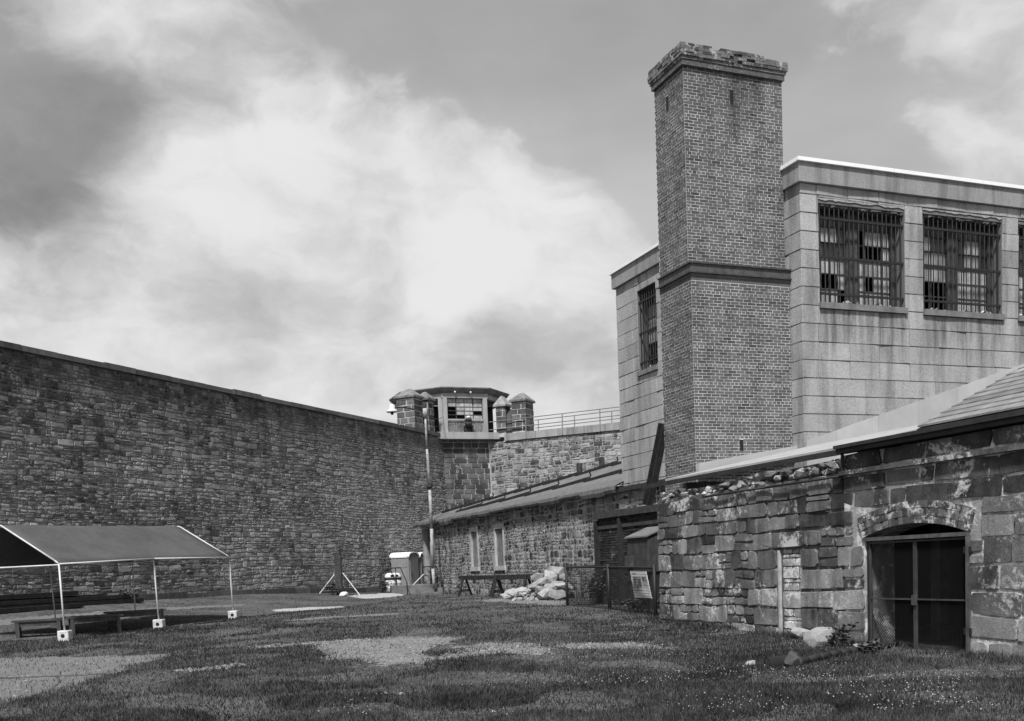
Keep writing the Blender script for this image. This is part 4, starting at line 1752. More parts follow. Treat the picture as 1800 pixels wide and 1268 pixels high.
# string course, pipe, gutter
mb = MB()
mb.par(frG.p(US, 3.045, -.05), frG.u * (UE - US), Z * .075, frG.n * .15)
obj('string_course', mb, 'gate_stone', gate_h)
mb = MB()
mb.path([frG.p(BEND - 19.3, 3.02, .06), frG.p(BEND - 17, 3.03, .07), frG.p(US, 3.035, .07)], .022, 6)
obj('conduit', mb, 'bar_iron', gate_h, smooth=True)
mb = MB()
mb.par(frG.p(US - .02, 3.43, -.1), frG.u * (UE - US), Z * .075, frG.n * .24)
mb.par(frG.p(US - .02, 3.507, -.1), frG.u * (UE - US), Z * .06, frG.n * .3)
obj('gutter', mb, 'gutter', gate_h)
mb = MB()
mb.tube(frG.p(US + .02, 3.43, .03), frG.p(US + .02, 3.02, .03), .03, 8)
obj('gutter_spout', mb, 'gutter', gate_h)


def roof_z(a):
    return 3.55 + .19 * (a - 12.3)


# main roof of pale panels, split along its seams
mb = MB()
seams = [(21.2, 20.2), (20.2, 17.6), (17.6, 14.85)]
for (b0, b1) in seams:
    lo_a = 12.34
    mb = MB()
    p0, p1 = bw(lo_a, b0 - .004, roof_z(lo_a) - .03), bw(lo_a, b1 + .004, roof_z(lo_a) - .03)
    p2, p3 = bw(CA0 + .1 if b0 > 21.9 else 16.5, b1 + .004, 0), bw(CA0 + .1 if b0 > 21.9 else 16.5, b0 - .004, 0)
    aa = CA0 + .1 if b0 > 21.9 else 16.5
    p2.z = p3.z = roof_z(aa) - .03
    mb.prism([p0, p1, p2, p3], Z * .05)
    obj('roof_panel', mb, 'membrane', gate_h)
mb = MB()
mb.par(bw(12.33, 22.3, 3.43), -BU * (22.3 - 14.86), -BN * .04, Z * .1)
obj('roof_edge', mb, 'gutter', gate_h)
# white curb flashed round the chimney foot
mb = MB()
mb.prism([bw(CA0 - .02, CB0 - .02, 3.78), bw(CA1, CB0 - .02, 4.3), bw(CA1, CB0 - .02, 4.46), bw(CA0 - .02, CB0 - .02, 4.02)], -BU * .16)
obj('chimney_flashing', mb, 'flashing', gate_h)
# sheet metal cladding the foot of the building above the old roof line
as_ = [16.66, 17.6, 18.95, 20.3, 21.65, 23.0, 24.35, 26.5]
for i in range(len(as_) - 1):
    q0, q1 = as_[i] + .004, as_[i + 1] - .004
    tp0, tp1 = 4.52 + .292 * (q0 - 16.6), 4.52 + .292 * (q1 - 16.6)
    mb = MB()
    mb.prism([bw(q0, BF - .012, 3.6), bw(q1, BF - .012, 3.6), bw(q1, BF - .012, tp1), bw(q0, BF - .012, tp0)], -BU * .022, rg.uniform(.35, .65))
    obj('metal_sheet', mb, 'flashing', bld)
mb = MB()
mb.prism([bw(12.3, 14.83, 3.46), bw(12.3, BNEAR - .5, 3.46), bw(26, BNEAR - .5, 3.46), bw(26, BF - .05, 3.46), bw(16.6, BF - .05, 3.46), bw(16.6, 14.83, 3.46)], Z * .04)
obj('flat_roof', mb, 'tar_roof', gate_h)
# shingled slope at the near end
SHB = 12.8


def sh_pt(b, r):
    """r metres up the shingled slope"""
    return bw(12.04 + r * .912, b, 3.585 + r * .41)


rows_ = 22
for k_ in range(rows_):
    r0, r1 = k_ * .26, (k_ + 1) * .26 + .03
    bl = SHB + rg.uniform(-.02, .02)
    x_ = BNEAR - 1
    lift = Z * .022
    while x_ < bl - .02:
        w_ = .9
        e_ = min(bl, x_ + w_)
        mbx = MB()
        mbx.prism([sh_pt(x_ + .004, r0) + lift, sh_pt(e_ - .004, r0) + lift, sh_pt(e_ - .004, r1), sh_pt(x_ + .004, r1)], Z * .03, tone_of(rg))
        obj('shingle', mbx, 'shingle', gate_h)
        x_ = e_
mb = MB()
mb.prism([sh_pt(BNEAR - 1, 0) - Z * .02, sh_pt(SHB, 0) - Z * .02, sh_pt(SHB, 5.7) - Z * .02, sh_pt(BNEAR - 1, 5.7) - Z * .02], Z * .018)
obj('roof_deck', mb, 'gutter', gate_h)
# room behind the gate: floor is the ground, back and side walls, ceiling, posts
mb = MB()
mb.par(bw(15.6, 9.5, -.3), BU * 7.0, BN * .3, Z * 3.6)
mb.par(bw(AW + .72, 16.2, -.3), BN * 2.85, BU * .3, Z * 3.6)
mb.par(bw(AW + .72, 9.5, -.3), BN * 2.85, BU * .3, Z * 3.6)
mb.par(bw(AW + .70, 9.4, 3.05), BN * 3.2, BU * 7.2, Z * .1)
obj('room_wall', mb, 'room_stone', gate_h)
mb = MB()
mb.par(bw(AW + .1, UE and BNEAR - .5, -.3), BN * 4.2, BU * .3, Z * 3.6)
mb.par(bw(AW + .66, BEND - .3, -.3), BN * 3.7, BU * .3, Z * 3.8)
obj('end_wall', mb, 'gate_mortar', gate_h)
for (a_, b_, m_) in ((13.4, 13.72, 'dark_wood'), (14.3, 12.6, 'board'), (14.6, 12.35, 'board')):
    mb = MB()
    mb.par(bw(a_, b_, -.2), BN * .2, BU * .22, Z * 3.24)
    obj('inner_post', mb, m_, gate_h)
# the gate: top beam, frame, two leaves of wire mesh
gate = obj('gate', MB().par(frG.p(GU0 - .02, 1.865, -.12), frG.u * (GU1 - GU0 + .04), Z * .062, frG.n * .14), 'gate_steel', gate_h)
mb = MB()
mb.par(frG.p(GU1 - .02, -.15, -.08), frG.u * .05, Z * 2.01, frG.n * .13)
obj('gate_post', mb, 'gate_steel', gate)
mb = MB()
mb.par(frG.p(GU0 + .02, -.15, -.1), frG.u * .06, Z * 2.01, frG.n * .06)
obj('gate_post', mb, 'bar_iron', gate)
for (u0, u1) in ((GU0 + .09, GC - .006), (GC + .006, GU1 - .04)):
    mb = MB()
    zb, zt = .02, 1.845
    for (a_, b_, c_, d_) in ((u0, u0 + .028, zb, zt), (u1 - .028, u1, zb, zt), (u0 + .029, u1 - .029, zb, zb + .03), (u0 + .029, u1 - .029, zt - .03, zt), (u0 + .029, u1 - .029, .86, .885)):
        mb.par(frG.p(a_, c_, -.06), frG.u * (b_ - a_), Z * (d_ - c_), frG.n * .035)
    obj('leaf_frame', mb, 'steel_band', gate)
    mb = MB()
    stp = .055
    L_ = u1 - u0
    H_ = zt - zb
    n_ = int((L_ + H_) / stp)
    for sgn in (1, -1):
        for i in range(n_):
            c_ = i * stp
            # line u + z = c (or mirrored)
            z_a, z_b = max(0, c_ - L_), min(H_, c_)
            if z_b - z_a < .02:
                continue
            ua, ub = c_ - z_a, c_ - z_b
            if sgn < 0:
                ua, ub = L_ - ua, L_ - ub
            mb.beam(frG.p(u0 + ua, zb + z_a, -.055), frG.p(u0 + ub, zb + z_b, -.055), .005, .004, up=frG.n)
    obj('wire_mesh', mb, 'mesh_wire', gate, kind='stuff')
mb = MB()
mb.par(frG.p(GC - .05, .78, -.025), frG.u * .1, Z * .16, frG.n * .03)
obj('gate_latch', mb, 'sash', gate)
mb = MB()
for z_ in (.35, 1.6):
    mb.par(frG.p(GU1 - .07, z_, -.02), frG.u * .13, Z * .1, frG.n * .06)
obj('gate_hinges', mb, 'bar_iron', gate)

# ------------------------------------------------------------------ stone shed along the same line
shed = thing('stone_shed', 'low stone outbuilding with boarded windows and a draped tarp roof', 'building', bw(AB + 2, 45, .3))
BS0, BS1 = 23.6, 55.65
frS = Frame(bw(AB, BS1), -BU, -BN)
LS = BS1 - BS0
W1 = (BS1 - 47.42, BS1 - 46.38, 1.72, 3.42)
W2 = (BS1 - 44.1, BS1 - 42.95, 1.72, 3.40)
DOOR = (.25, 1.55, .2, 3.95)
mb = MB()
for (x0, x1, y0, y1) in rect_minus((0, LS, -.4, 4.28), [W1, W2, DOOR]):
    mb.par(frS.p(x0, y0, 0), frS.u * (x1 - x0), Z * (y1 - y0), -frS.n * .5)
mb.par(bw(AB + .52, BS1 - .45, -.4), BN * 4, BU * .42, Z * 4.4)
mb.par(bw(AB + 4, BS0 + 8, -.4), BN * .4, BU * (BS1 - BS0 - 8.5), Z * 4.4)
mb.par(frS.p(DOOR[0], .2, -.42), frS.u * (DOOR[1] - DOOR[0]), Z * 3.75, -frS.n * .05)
obj('wall_core', mb, 'shed_mortar', shed)
polys = []
for poly in bedded(0, LS, .2, 4.25, .16, .32, rng, .7, 2.0, .35):
    cu = sum(p[0] for p in poly) / len(poly)
    cz = sum(p[1] for p in poly) / len(poly)
    if any(w[0] - .16 < cu < w[1] + .16 and w[2] - .2 < cz < w[3] + .3 for w in (W1, W2)) or (DOOR[0] - .1 < cu < DOOR[1] + .1):
        continue
    polys.append(poly)


def shed_tone(poly, tn):
    u_ = sum(p[0] for p in poly) / len(poly)
    return tn


lay_wall(shed, polys, frS, .019, .016, rng, 'shed_stone', 300, soft=-.085, edge=.02, dark=.34, pale=.2, belly=.5)
mb = MB()
mb.par(frS.p(BS1 - 31.4, 4.06, -.1), frS.u * (LS - (BS1 - 31.4)), Z * .16, frS.n * .28)
obj('wall_ledge', mb, 'dark_brick', shed)
for w in (W1, W2):
    mbx = MB()

    def bx(u0, u1, v0, v1, h0, h1):
        mbx.par(frS.p(u0, v0, h0), frS.u * (u1 - u0), Z * (v1 - v0), frS.n * (h1 - h0))
    bx(w[0] - .12, w[1] + .12, w[3] - .0, w[3] + .22, -.1, .03)
    bx(w[0] - .06, w[0] + .08, w[2], w[3] - .002, -.1, .025)
    bx(w[1] - .08, w[1] + .06, w[2], w[3] - .002, -.1, .025)
    wn = obj('window', mbx, 'frame_pale', shed)
    mbx = MB()
    bx(w[0] - .1, w[1] + .1, w[2] - .2, w[2] - .003, -.1, .07)
    obj('sill', mbx, 'frame_pale', wn)
    npl = 5
    for i in range(npl):
        mbx = MB()
        a_ = w[0] + .09 + (w[1] - w[0] - .18) * i / npl
        b_ = w[0] + .09 + (w[1] - w[0] - .18) * (i + 1) / npl
        mbx.par(frS.p(a_ + .006, w[2] + .003, -.11), frS.u * (b_ - a_ - .012), Z * (w[3] - w[2] - .01), frS.n * (.035 + .012 * rng.random()), rng.uniform(.2, .8))
        obj('plank', mbx, 'board', wn)
# door in the shadow at the far end
dr = obj('door', MB().par(frS.p(DOOR[0] + .02, .2, -.36), frS.u * (DOOR[1] - DOOR[0] - .04), Z * 3.0, frS.n * .04), 'black_wood', shed)
mb = MB()
mb.par(frS.p(DOOR[1] - .16, .2, -.3), frS.u * .12, Z * 3.0, frS.n * .3)
obj('door_post', mb, 'frame_pale', dr)
# roof
EA, EZ = AB - .22, 4.26


def sroof(b, w, dz=0.0):
    return bw(EA + w, b, EZ + .40 * w + dz)


def wtop(b):
    return 1.15 + (4.3 - 1.15) * (BS1 - b) / (BS1 - 31.5)


mb = MB()
mb.prism([sroof(BS1 + .35, 0), sroof(31.6, 0), sroof(31.6, wtop(31.6)), sroof(BS1 + .35, wtop(BS1 + .35))], Z * .06)
obj('roof', mb, 'tar_roof', shed)
# stepped roof boards in two rows with scrolled ends
for (row, f_, b_from, b_to) in ((0, .985, 54.5, 31.8), (1, .42, 50.5, 31.8)):
    b_ = b_from
    while b_ > b_to:
        L_ = 2.75
        e_ = max(b_to, b_ - L_)
        w0, w1 = wtop(b_) * f_, wtop(e_) * f_
        mbx = MB()
        mbx.beam(sroof(b_, w0 - .16, .10), sroof(e_, w1 + .08, .14), .05, .115, tone=.4)
        bd = obj('roof_board', mbx, 'black_wood', shed)
        mbx = MB()
        mbx.path([sroof(b_ + .02, w0 - .22, .12), sroof(b_ + .02, w0 - .1, .08), sroof(b_, w0 + .12, .2), sroof(b_, w0 + .08, .36)], .032, 6)
        obj('bracket', mbx, 'black_wood', bd)
        b_ -= L_
for (x0, y0, x1, y1) in ((1018, 815, 1020, 838), (1057, 805, 1060, 826)):
    p0, p1 = on_a(x0, y0, 20.3), on_a(x1, y1, 20.3)
    mb = MB()
    mb.beam(p1 - Z * .25, p0, .2, .2, up=BN)
    obj('vent_post', mb, 'dark_wood', shed)
# tarp over the eave, hanging in folds
vs, fs = [], []
nb_ = 220
prof_n = 7
for i in range(nb_ + 1):
    b_ = BS1 + .5 + (31.3 - BS1 - .5) * i / nb_
    up = .30 + .45 * mnoise.noise(Vector((b_ * .35, 1.1, 0))) + .8 * sstep(BS1, 31, b_) * 0
    hang = .10 + .26 * abs(mnoise.noise(Vector((math.floor(b_ / 1.9) * 1.37, 4.2, 0)))) * 1.6 + .05 * mnoise.noise(Vector((b_ * 1.4, 8.8, 0)))
    fold = .05 * mnoise.noise(Vector((b_ * 1.7, 2.2, 5)))
    vs += [sroof(b_, max(.25, up) + .4, .075), sroof(b_, .3, .085 + fold * .4), sroof(b_, -.02, .09 + fold * .5),
           bw(EA - .1 + fold * .5, b_, EZ + .02), bw(EA - .12 + fold, b_, EZ - hang * .5), bw(EA - .08 + fold * 1.4, b_, EZ - hang), bw(EA - .02 + fold, b_, EZ - hang - .005)]
for i in range(nb_):
    for k_ in range(prof_n - 1):
        a_ = i * prof_n + k_
        fs.append((a_, a_ + 1, a_ + prof_n + 1, a_ + prof_n))
mb = MB()
mb.add(vs, fs)
obj('tarp', mb, 'tarp', shed)

# steps with handrail at the far end of the shed
st = thing('concrete_steps', 'stained concrete steps with black handrails at the shed door', 'steps', bw(AB - 1.1, 54.2, .3))
mb = MB()
p0 = bw(AB - 2.3, 55.3, -.1)
mb.par(p0, BN * 2.2, -BU * 3.0, Z * 1.0)
obj('landing', mb, 'sill', st)
for k_ in range(3):
    mb = MB()
    mb.par(bw(AB - 2.3, 52.3 - k_ * .3, -.1), BN * 2.2, -BU * .298, Z * (.8 - k_ * .2))
    obj('step', mb, 'sill', st)
for a_ in (AB - 2.25, AB - .3):
    mb = MB()
    mb.path([bw(a_, 55.0, .9), bw(a_, 55.0, 1.85), bw(a_, 52.4, 1.85), bw(a_, 51.3, 1.05), bw(a_, 51.3, .2)], .03, 6)
    mb.tube(bw(a_, 53.4, .9), bw(a_, 53.4, 1.85), .025, 6)
    obj('handrail', mb, 'bar_iron', st)

# ------------------------------------------------------------------ brick lean-to, its box, the leaning channel
APN = 14.5
lean = thing('brick_lean_to', 'blackened brick lean-to with timber frame beside the low stone wall', 'lean-to', bw(APN + 1, 27.4, .2))
frP = Frame(bw(APN, 29.3), -BU, -BN)
LP = 4.4
mb = MB()
mb.par(frP.p(.05, -.3, -.03), frP.u * (LP - .05), Z * 3.35, -frP.n * .3)
mb.par(frP.p(.05, -.3, -.34), frP.u * .3, Z * 3.35, -frP.n * 1.7)
mb.par(frP.p(.02, 3.06, -.05), frP.u * LP, Z * .1, -frP.n * 2.0)
obj('wall_core', mb, 'dark_mortar', lean)
mb = MB()
z_, k_ = .0, 0
while z_ < 3.0:
    x_ = .2 - (k_ % 2) * .11
    while x_ < LP - .05:
        a_, b_ = max(.2, x_), min(LP, x_ + .23)
        if b_ - a_ > .05 and rng.random() > .02:
            face_stone(mb, [(a_, z_), (b_, z_), (b_, z_ + .078), (a_, z_ + .078)], frP, .006, .004 + .008 * rng.random(), rng, tone_of(rng, .2, .12), 0, .004, .04, 0)
        x_ += .23
    z_ += .078
    k_ += 1
obj('brickwork', mb, 'dark_brick', lean, kind='stuff')
for u_ in (.0, 1.62):
    mb = MB()
    mb.par(frP.p(u_, -.2, -.02), frP.u * .17, Z * 3.2, frP.n * .12)
    obj('timber_post', mb, 'black_wood', lean)
for z_, pr in ((3.05, .14), (2.72, .06)):
    mb = MB()
    mb.par(frP.p(.172 if z_ < 3 else -.05, z_, -.02), frP.u * (LP - .18), Z * (.2 if z_ > 3 else .1), frP.n * pr)
    obj('timber_beam', mb, 'dark_wood', lean)

cab = thing('metal_cabinet', 'dark metal cabinet with sloping pale lid against the brick lean-to', 'cabinet', bw(14.1, 25.4, .2))
a0, a1, b0, b1 = 13.8, 14.47, 24.75, 25.94
mb = MB()
mb.prism([bw(a0, b0, 1.38), bw(a1, b0, 1.38), bw(a1, b0, 2.58), bw(a0, b0, 2.34)], BU * (b1 - b0))
obj('cabinet_body', mb, 'dark_wood', cab)
mb = MB()
mb.prism([bw(a0 - .06, b0 - .05, 2.33), bw(a1, b0 - .05, 2.6), bw(a1, b0 - .05, 2.64), bw(a0 - .06, b0 - .05, 2.37)], BU * (b1 - b0 + .1))
obj('lid', mb, 'tar_roof', cab)
mb = MB()
mb.par(bw(a0 + .1, b0 + .05, -.1), BN * (a1 - a0 - .1), BU * (b1 - b0 - .1), Z * 1.47)
obj('cabinet_base', mb, 'black_wood', cab)
mb = MB()
mb.par(bw(a0 - .12, b1 - .35, 1.5), BN * .118, BU * .3, Z * .35)
obj('junction_box', mb, 'sash', cab)

top_, bot_ = on_a(1167, 745, 14.9), on_a(1138, 889, 14.55)
d_ = (top_ - bot_).normalized()
sd = d_.cross(BN).normalized()
mb = MB()
for o_ in (-.13, .13):
    mb.beam(bot_ + sd * o_, top_ + sd * o_, .03, .2, up=BN)
mb.beam(bot_ + BN * .09, top_ + BN * .09, .24, .02, up=BN)
o = obj('steel_channel', mb, 'black_wood')
tag(o, 'black steel channel leaning against the chimney above the brick lean-to', 'beam')

# ------------------------------------------------------------------ black mesh fence and sign
fen = thing('mesh_fence', 'low black wire mesh fence in front of the brick lean-to', 'fence', Vector((1.6, 32.5, .3)))
FP = [Vector((1.57, 32.4)), Vector((2.62, 29.2)), Vector((3.45, 25.6))]
FZ = [(.1, 1.60), (.05, 1.58), (.0, 1.53)]
for p, (z0, z1) in zip(FP, FZ):
    mb = MB()
    mb.tube(Vector((p.x, p.y, z0)), Vector((p.x - .01, p.y, z1 + .06)), .045, 8)
    obj('post', mb, 'fence_black', fen, smooth=True)
back = bw(16.4, 29.9)
segs = [(FP[0], FP[1], 1.57, 1.55), (FP[1], FP[2], 1.55, 1.5), (FP[0], Vector((back.x, back.y)), 1.57, 1.62)]
for (p, q_, za, zb) in segs:
    mb = MB()
    mb.tube(Vector((p.x, p.y, za)), Vector((q_.x, q_.y, zb)), .03, 6)
    obj('top_rail', mb, 'fence_black', fen)
    mb = MB()
    L_ = (q_ - p).length
    n_ = int(L_ / .07)
    for i in range(1, n_):
        c_ = p + (q_ - p) * (i / n_)
        g0 = gz(c_.x, c_.y)
        mb.beam(Vector((c_.x, c_.y, g0)), Vector((c_.x, c_.y, za + (zb - za) * i / n_)), .007, .007, up=X)
    for k_ in range(1, 18):
        mb.beam(Vector((p.x, p.y, .3 + k_ * .07)), Vector((q_.x, q_.y, .28 + k_ * .07)), .007, .007)
    obj('wire_mesh', mb, 'mesh_wire', fen, kind='stuff')

sg = thing('information_sign', 'white tilted information panel with pictures on the black fence', 'sign', on_a(1128, 1075, 13.2))
cTL, cTR, cBR, cBL = [on_a(x, y, 13.2) for (x, y) in ((1108, 1004), (1135.5, 1004.5), (1145.5, 1051.5), (1116, 1050.5))]
nn = -BN


def sgp(u, v, h=0.0):
    """u across, v down, 0..1"""
    return (cTL * (1 - u) + cTR * u) * (1 - v) + (cBL * (1 - u) + cBR * u) * v + nn * h


def sgq(m, u0, v0, u1, v1, h0, h1, nm):
    mbx = MB()
    mbx.prism([sgp(u0, v0, h0), sgp(u1, v0, h0), sgp(u1, v1, h0), sgp(u0, v1, h0)], nn * (h1 - h0), .5)
    return obj(nm, mbx, m, sg)


sgq('sign_face', 0, 0, 1, 1, -.012, .012, 'panel')
sgq('print_mid', .1, .20, .62, .62, .0125, .0145, 'picture')
sgq('print_mid', .67, .20, .95, .40, .0125, .0145, 'picture')
mb = MB()
for (u0, v0, u1, v1) in ((.1, .09, .36, .125), (.67, .45, .95, .46), (.67, .49, .95, .50), (.67, .53, .92, .54), (.67, .57, .95, .58), (.15, .66, .6, .67), (.15, .7, .6, .71), (.15, .74, .5, .75)):
    mb.prism([sgp(u0, v0, .0125), sgp(u1, v0, .0125), sgp(u1, v1, .0125), sgp(u0, v1, .0125)], nn * .002)
obj('lettering', mb, 'print_dark', sg)
mb = MB()
for (u0, v0, u1, v1) in ((.16, .25, .26, .52), (.3, .24, .34, .45), (.42, .3, .55, .58), (.72, .23, .8, .36), (.3, .5, .38, .68)):
    mb.prism([sgp(u0, v0, .015), sgp(u1, v0, .015), sgp(u1, v1, .015), sgp(u0, v1, .015)], nn * .001)
obj('picture_print', mb, 'print_dark', sg)
for u_ in (.15, .85):
    mb = MB()
    p = sgp(u_, .9, -.03)
    q2 = sgp(u_, .2, -.03)
    mb.beam(Vector((p.x, p.y, -.1)), q2, .04, .03, up=BN)
    obj('sign_post', mb, 'fence_black', sg)

# ------------------------------------------------------------------ street lamp
lampb = at_depth(763.5, 1028, 54)
lamp = thing('street_lamp', 'flaking old lamp post leaning by the shed with a long curved arm', 'street lamp', Vector((lampb.x, lampb.y, gz(lampb.x, lampb.y))))
LP_ = [(763.5, 1036, .085), (761, 1000, .08), (758.5, 930, .085), (755, 856, .082), (750.5, 790, .06), (747, 722, .055)]
LPP = [at_depth(x, y, 54) for x, y, r in LP_]
mb = MB()
for i in range(len(LP_) - 1):
    mb.tube(LPP[i], LPP[i + 1], LP_[i][2], 10, LP_[i + 1][2])
obj('pole', mb, 'lamp_post', lamp, smooth=True)
mb = MB()
mb.tube(LPP[3] - Z * .1, LPP[3] + Z * .1, .13, 10)
obj('collar', mb, 'bar_iron', lamp, smooth=True)
mb = MB()
mb.tube(LPP[5] - Z * .35, LPP[5] + Z * .1, .12, 8)
obj('pole_clamp', mb, 'lamp_post', lamp, smooth=True)
arm = [at_depth(x, y, 54) for (x, y) in ((747, 738), (738, 727), (727, 720), (714, 716.5), (699, 716), (694, 717))]
mb = MB()
mb.path(arm, .042, 6)
obj('arm', mb, 'gutter', lamp, smooth=True)
mb = MB()
lc = at_depth(689, 722, 54)
mb.lathe(lc, [(.07, .32), (.11, .3), (.12, .1), (.27, .0), (.29, -.09), (.26, -.09), (.08, -.04)], 14)
obj('lamp_shade', mb, 'can_lid', lamp, smooth=True)
mb = MB()
mb.lathe(lc + Z * -.16, [(.05, -.06), (.08, 0), (.07, .1)], 8)
obj('bulb', mb, 'sash', lamp, smooth=True)
wires = thing('power_cable', 'sagging overhead cables between the lamp post and the guard cabin', 'cable', LPP[5])
for (dz_, e_) in ((.0, tq(.0, .2, 11.3)), (-.5, tq(.0, .2, 10.9))):
    a_ = LPP[5] + Z * dz_
    pts = []
    for i in range(13):
        t = i / 12
        pts.append(a_.lerp(e_, t) - Z * (.25 * 4 * t * (1 - t)))
    mb = MB()
    mb.path(pts, .016, 5)
    obj('cable', mb, 'bar_iron', wires)

# ------------------------------------------------------------------ canopy tent
P1, P3 = Vector((-12.1, 27.1)), Vector((-9.5, 33.9))
ux = (P3 - P1).normalized()
nx_ = Vector((-ux.y, ux.x))
HW = 2.0
tent = thing('canopy_tent', 'grey fabric canopy on white poles with block feet', 'tent', Vector((-12.5, 31, .3)))


def tp(u, w, z):
    return Vector((P1.x + ux.x * u + nx_.x * w, P1.y + ux.y * u + nx_.y * w, z))


LT = (P3 - P1).length


def ez(u):
    return 2.25 + .12 * u / LT


RIDGE = 1.13
us, ws = [LT * i / 18 for i in range(19)], []
vs, fs = [], []
prof = [(0 - .02, 0.0), (.35, .19), (.7, .385), (1.1, .60), (1.5, .83), (1.85, 1.04), (2.0, 1.10), (2.15, 1.04), (2.5, .83), (2.9, .60), (3.3, .385), (3.65, .19), (4.02, .0)]
for u_ in us:
    e = abs(math.sin(u_ / LT * math.pi * 2))
    for (w_, h_) in prof:
        sag = -.085 * e * math.sin(math.pi * min(w_, 4 - w_) / 2.0) + .016 * mnoise.noise(Vector((u_ * 1.6, w_ * 2.2, 3.0)))
        vs.append(tp(u_, w_, ez(u_) + .03 + h_ + sag))
npf = len(prof)
for i in range(len(us) - 1):
    for k_ in range(npf - 1):
        a_ = i * npf + k_
        fs.append((a_, a_ + npf, a_ + npf + 1, a_ + 1))
mb = MB()
mb.add(vs, fs)
cv = obj('canopy_cloth', mb, 'canopy', tent, smooth=True)
md = cv.modifiers.new('thickness', 'SOLIDIFY')
md.thickness = .006
R_ = .024
for u_ in (0, LT * .5, LT):
    for w_ in (0, 4):
        b_ = tp(u_, w_, 0)
        g_ = gz(b_.x, b_.y)
        lean = rng.uniform(-.05, .05)
        mb = MB()
        mb.tube(Vector((b_.x + lean, b_.y, g_ + .05)), tp(u_, w_, ez(u_)), R_, 8)
        obj('pole', mb, 'white_pole', tent, smooth=True)
        mb = MB()
        mb.par(Vector((b_.x + lean, b_.y, g_ - .03)) - X * .15 - Y * .14, X * .3, Y * .28, Z * .3)
        ft = obj('foot_block', mb, 'white_block', tent)
        bv = ft.modifiers.new('soft_edges', 'BEVEL')
        bv.width = .025
        bv.segments = 2
        mb = MB()
        cpt = Vector((b_.x + lean, b_.y - .143, g_ + .13))
        mb.tube(cpt, cpt + Y * .004, .055, 10)  # flat black disc painted for the shade inside the hole
        obj('block_hole', mb, 'black_and_shade', ft)
    mb = MB()
    dn = -.09 if 0 < u_ < LT else .0
    mb.path([tp(u_, -.01, ez(u_)), tp(u_, .12, ez(u_) + .09 + dn), tp(u_, 1.9, ez(u_) + RIDGE - .02 + dn), tp(u_, 2.1, ez(u_) + RIDGE - .02 + dn), tp(u_, 3.88, ez(u_) + .09 + dn), tp(u_, 4.01, ez(u_))], R_, 8)
    obj('rafter', mb, 'white_pole', tent, smooth=True)
for w_, dz_ in ((-.03, .0), (4.03, .0), (2.0, RIDGE - .05)):
    mb = MB()
    mb.path([tp(0, w_, ez(0) + dz_), tp(LT * .5, w_, ez(LT * .5) + dz_ + (.05 if w_ < 1 else 0)), tp(LT, w_, ez(LT) + dz_)], R_, 8)
    obj('rail', mb, 'white_pole', tent, smooth=True)
for u_ in (0.0, LT * .5):
    mb = MB()
    mb.tube(tp(u_, 0, ez(u_) - .02), tp(u_, 4, ez(u_) - .02), R_ * .9, 8)
    obj('tie_bar', mb, 'white_pole', tent, smooth=True)


def make_bench(name, label, loc, rot, L_, W_, H_, group):
    t_ = thing(name, label, 'bench', loc, rot, group)
    for i in range(4):
        mbx = MB()
        mbx.box((0, -W_ / 2 + W_ * (i + .5) / 4, H_), L_, W_ / 4 - .012, .05, tone=rng.uniform(.3, .8))
        obj('plank', mbx, 'bench_wood', t_, loc=loc, local=True)
    for sx in (-1, 1):
        for sy in (-1, 1):
            mbx = MB()
            mbx.box((sx * (L_ / 2 - .14), sy * (W_ / 2 - .06), H_ / 2 - .05), .1, .09, H_ + .05)
            obj('leg', mbx, 'bench_wood', t_, loc=loc, local=True)
        mbx = MB()
        mbx.box((sx * (L_ / 2 - .14), 0, .12), .07, W_ - .22, .08)
        obj('brace', mbx, 'bench_wood', t_, loc=loc, local=True)
    for sy in (-1, 1):
        mbx = MB()
        mbx.box((0, sy * (W_ / 2 - .06), H_ - .09), L_ - .4, .04, .12)
        obj('apron', mbx, 'bench_wood', t_, loc=loc, local=True)
    return t_


for (x, y, rot, L_, H_, lab) in ((70, 1119, .35, 1.35, .46, 'dark plank bench behind the nearest canopy pole'),
                                 (168, 1114, .5, 1.5, .5, 'middle of the three dark plank benches under the canopy'),
                                 (240, 1106, .55, 1.7, .54, 'farthest and tallest dark plank bench under the canopy')):
    p = gpt(x, y)
    make_bench('plank_bench', lab, p, rot, L_, .62, H_, 'plank benches under the canopy')

# timbers stacked by the left wall
k_ = 0
labs = ['lowest front timber of the stack against the dark wall', 'lowest rear timber of the stack against the dark wall', 'middle front timber in the stack by the dark wall',
        'middle rear timber in the stack by the dark wall', 'top timber lying on the stack by the dark wall', 'short timber lying before the stack by the dark wall']
for (m_, dz_, s0, s1) in ((.85, .0, -36, -27.6), (.5, .0, -36.5, -28.0), (.8, .17, -35.5, -27.8), (.5, .17, -36, -29.2), (.65, .34, -36, -30.6), (1.3, .0, -36, -31)):
    g0, g1 = lw(m_, s0), lw(m_, s1)
    z0, z1 = gz(g0.x, g0.y), gz(g1.x, g1.y)
    mb = MB()
    mb.beam(Vector((g0.x, g0.y, z0 + .09 + dz_)), Vector((g1.x, g1.y, z1 + .1 + dz_)), .28, .15, tone=rng.uniform(.2, .8))
    o = obj('timber', mb, 'black_wood', loc=Vector((g1.x, g1.y, z1)))
    tag(o, labs[k_], 'timber', 'timbers stacked along the dark wall')
    k_ += 1

